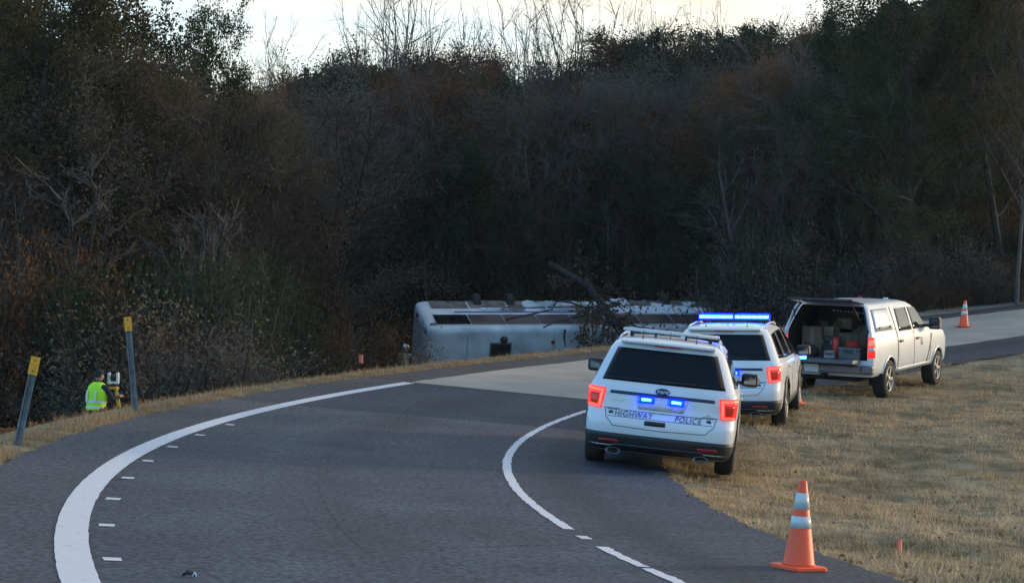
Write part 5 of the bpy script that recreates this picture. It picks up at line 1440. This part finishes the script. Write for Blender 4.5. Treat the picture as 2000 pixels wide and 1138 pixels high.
# ------------------------------------------------------------------ grass
def blades(name, x, y, h, w, g, mat_, label):
    n = len(x); z = ground_z(x, y)
    a = g.uniform(0, 2 * np.pi, n); lean = g.uniform(.1, 1.0, n) * h; hh = h * g.uniform(.5, 1.2, n)
    la = g.uniform(0, 2 * np.pi, n)
    dx, dy = np.cos(a) * w / 2, np.sin(a) * w / 2
    V = np.stack([np.stack([x - dx, y - dy, z - .01], -1), np.stack([x + dx, y + dy, z - .01], -1), np.stack([x + np.cos(la) * lean, y + np.sin(la) * lean, z + hh], -1)], 1).reshape(-1, 3)
    o = link(name, np_mesh(name, V, np.arange(n * 3).reshape(n, 3), mat_))
    tag(o, label, 'grass', kind='stuff'); return o
gq = np.random.default_rng(21)
def in_view(x, y, m=1.4): return (np.abs(x) < y * 1000 / F * m + .8) & (y > 11.5)
n = 1150000
gy = 11.5 * (62 / 11.5) ** gq.random(n); gx = gq.uniform(-1, 1, n) * gy * .42
r_, t_ = polar(gx, gy)
edge = R_IN + .05 * np.sin(t_ * 90) + .04 * np.sin(t_ * 211 + 1) - .02
ok = (r_ < edge) & in_view(gx, gy)
gx, gy = gx[ok], gy[ok]
clump = np.sin(gx * 5 + 2 * np.sin(gy * 3.1)) * np.sin(gy * 4.3 + 1.5 * np.sin(gx * 2.7))
keep = gq.random(len(gx)) < .56 + .44 * clump
gx, gy, clump = gx[keep], gy[keep], clump[keep]
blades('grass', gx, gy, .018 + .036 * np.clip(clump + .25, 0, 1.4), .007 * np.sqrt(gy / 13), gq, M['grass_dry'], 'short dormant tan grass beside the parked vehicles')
nt = 7000
ty = 12 * (45 / 12) ** gq.random(nt); tx2 = gq.uniform(-1, 1, nt) * ty * .42
r_, t_ = polar(tx2, ty); ok = (r_ < R_IN - .05) & in_view(tx2, ty); tx2, ty = tx2[ok], ty[ok]
sz2 = gq.gamma(2, .5, len(tx2))
kx = np.repeat(tx2, 16) + gq.normal(0, .05, len(tx2) * 16); ky = np.repeat(ty, 16) + gq.normal(0, .05, len(tx2) * 16)
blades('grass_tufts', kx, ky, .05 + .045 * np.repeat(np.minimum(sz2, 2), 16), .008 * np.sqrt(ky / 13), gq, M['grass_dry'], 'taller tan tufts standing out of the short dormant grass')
n = 70000
ta = np.radians(gq.uniform(-12, 60, n)); tr = R_OUT + np.abs(gq.normal(0, .30, n)) - .04
cl_ = np.sin(ta * 140 + 2 * np.sin(ta * 61)) + .6 * np.sin(ta * 333) + gq.normal(0, .5, n); ta, tr = ta[cl_ > -.35], tr[cl_ > -.35]; n = len(ta)
gx, gy = CX - tr * np.cos(ta), CY + tr * np.sin(ta)
blades('verge_grass', gx, gy, gq.gamma(2.2, .022, n), .012 * np.sqrt(gy / 20), gq, M['verge_dry'], 'dry tan grass fringe along the outer edge of the road')

n = 2600
gy = 12 * (55 / 12) ** gq.random(n); gx = gq.uniform(-1, 1, n) * gy * .33
r_, t_ = polar(gx, gy); ok = (r_ < R_IN + .25) & in_view(gx, gy)
gx, gy = gx[ok], gy[ok]
gzv = ground_z(gx, gy) + .02 + gq.uniform(0, .035, len(gx)) + .03 * (polar(gx, gy)[0] > R_IN)
M['litter_tan'] = leaf_mat('litter_tan', [(.12, .07, .04), (.22, .14, .08), (.16, .10, .06)], .3, 0)
fl = link('fallen_leaves', leaf_quads('fallen_leaves', np.stack([gx, gy, gzv], -1), .05, gq, M['litter_tan']))
tag(fl, 'scattered fallen brown leaves on the grass and shoulder', 'leaves', kind='stuff')

# ------------------------------------------------------------------ thin haze volume added to lift the darks of the wood
hz_ = MB(); hz_.box((0, 30, 46), (900, 900, 98 + 26)); m, N, L, b = new_mat('haze')
N.remove(b); pv = N.new('ShaderNodeVolumePrincipled'); pv.inputs['Color'].default_value = (.86, .90, .97, 1); pv.inputs['Density'].default_value = .00016
L.new(pv.outputs[0], N['Material Output'].inputs['Volume'])
haze = hz_.build('haze', m); tag(haze, 'faint haze added in the air to lift the darks of the wood', 'haze', kind='stuff')
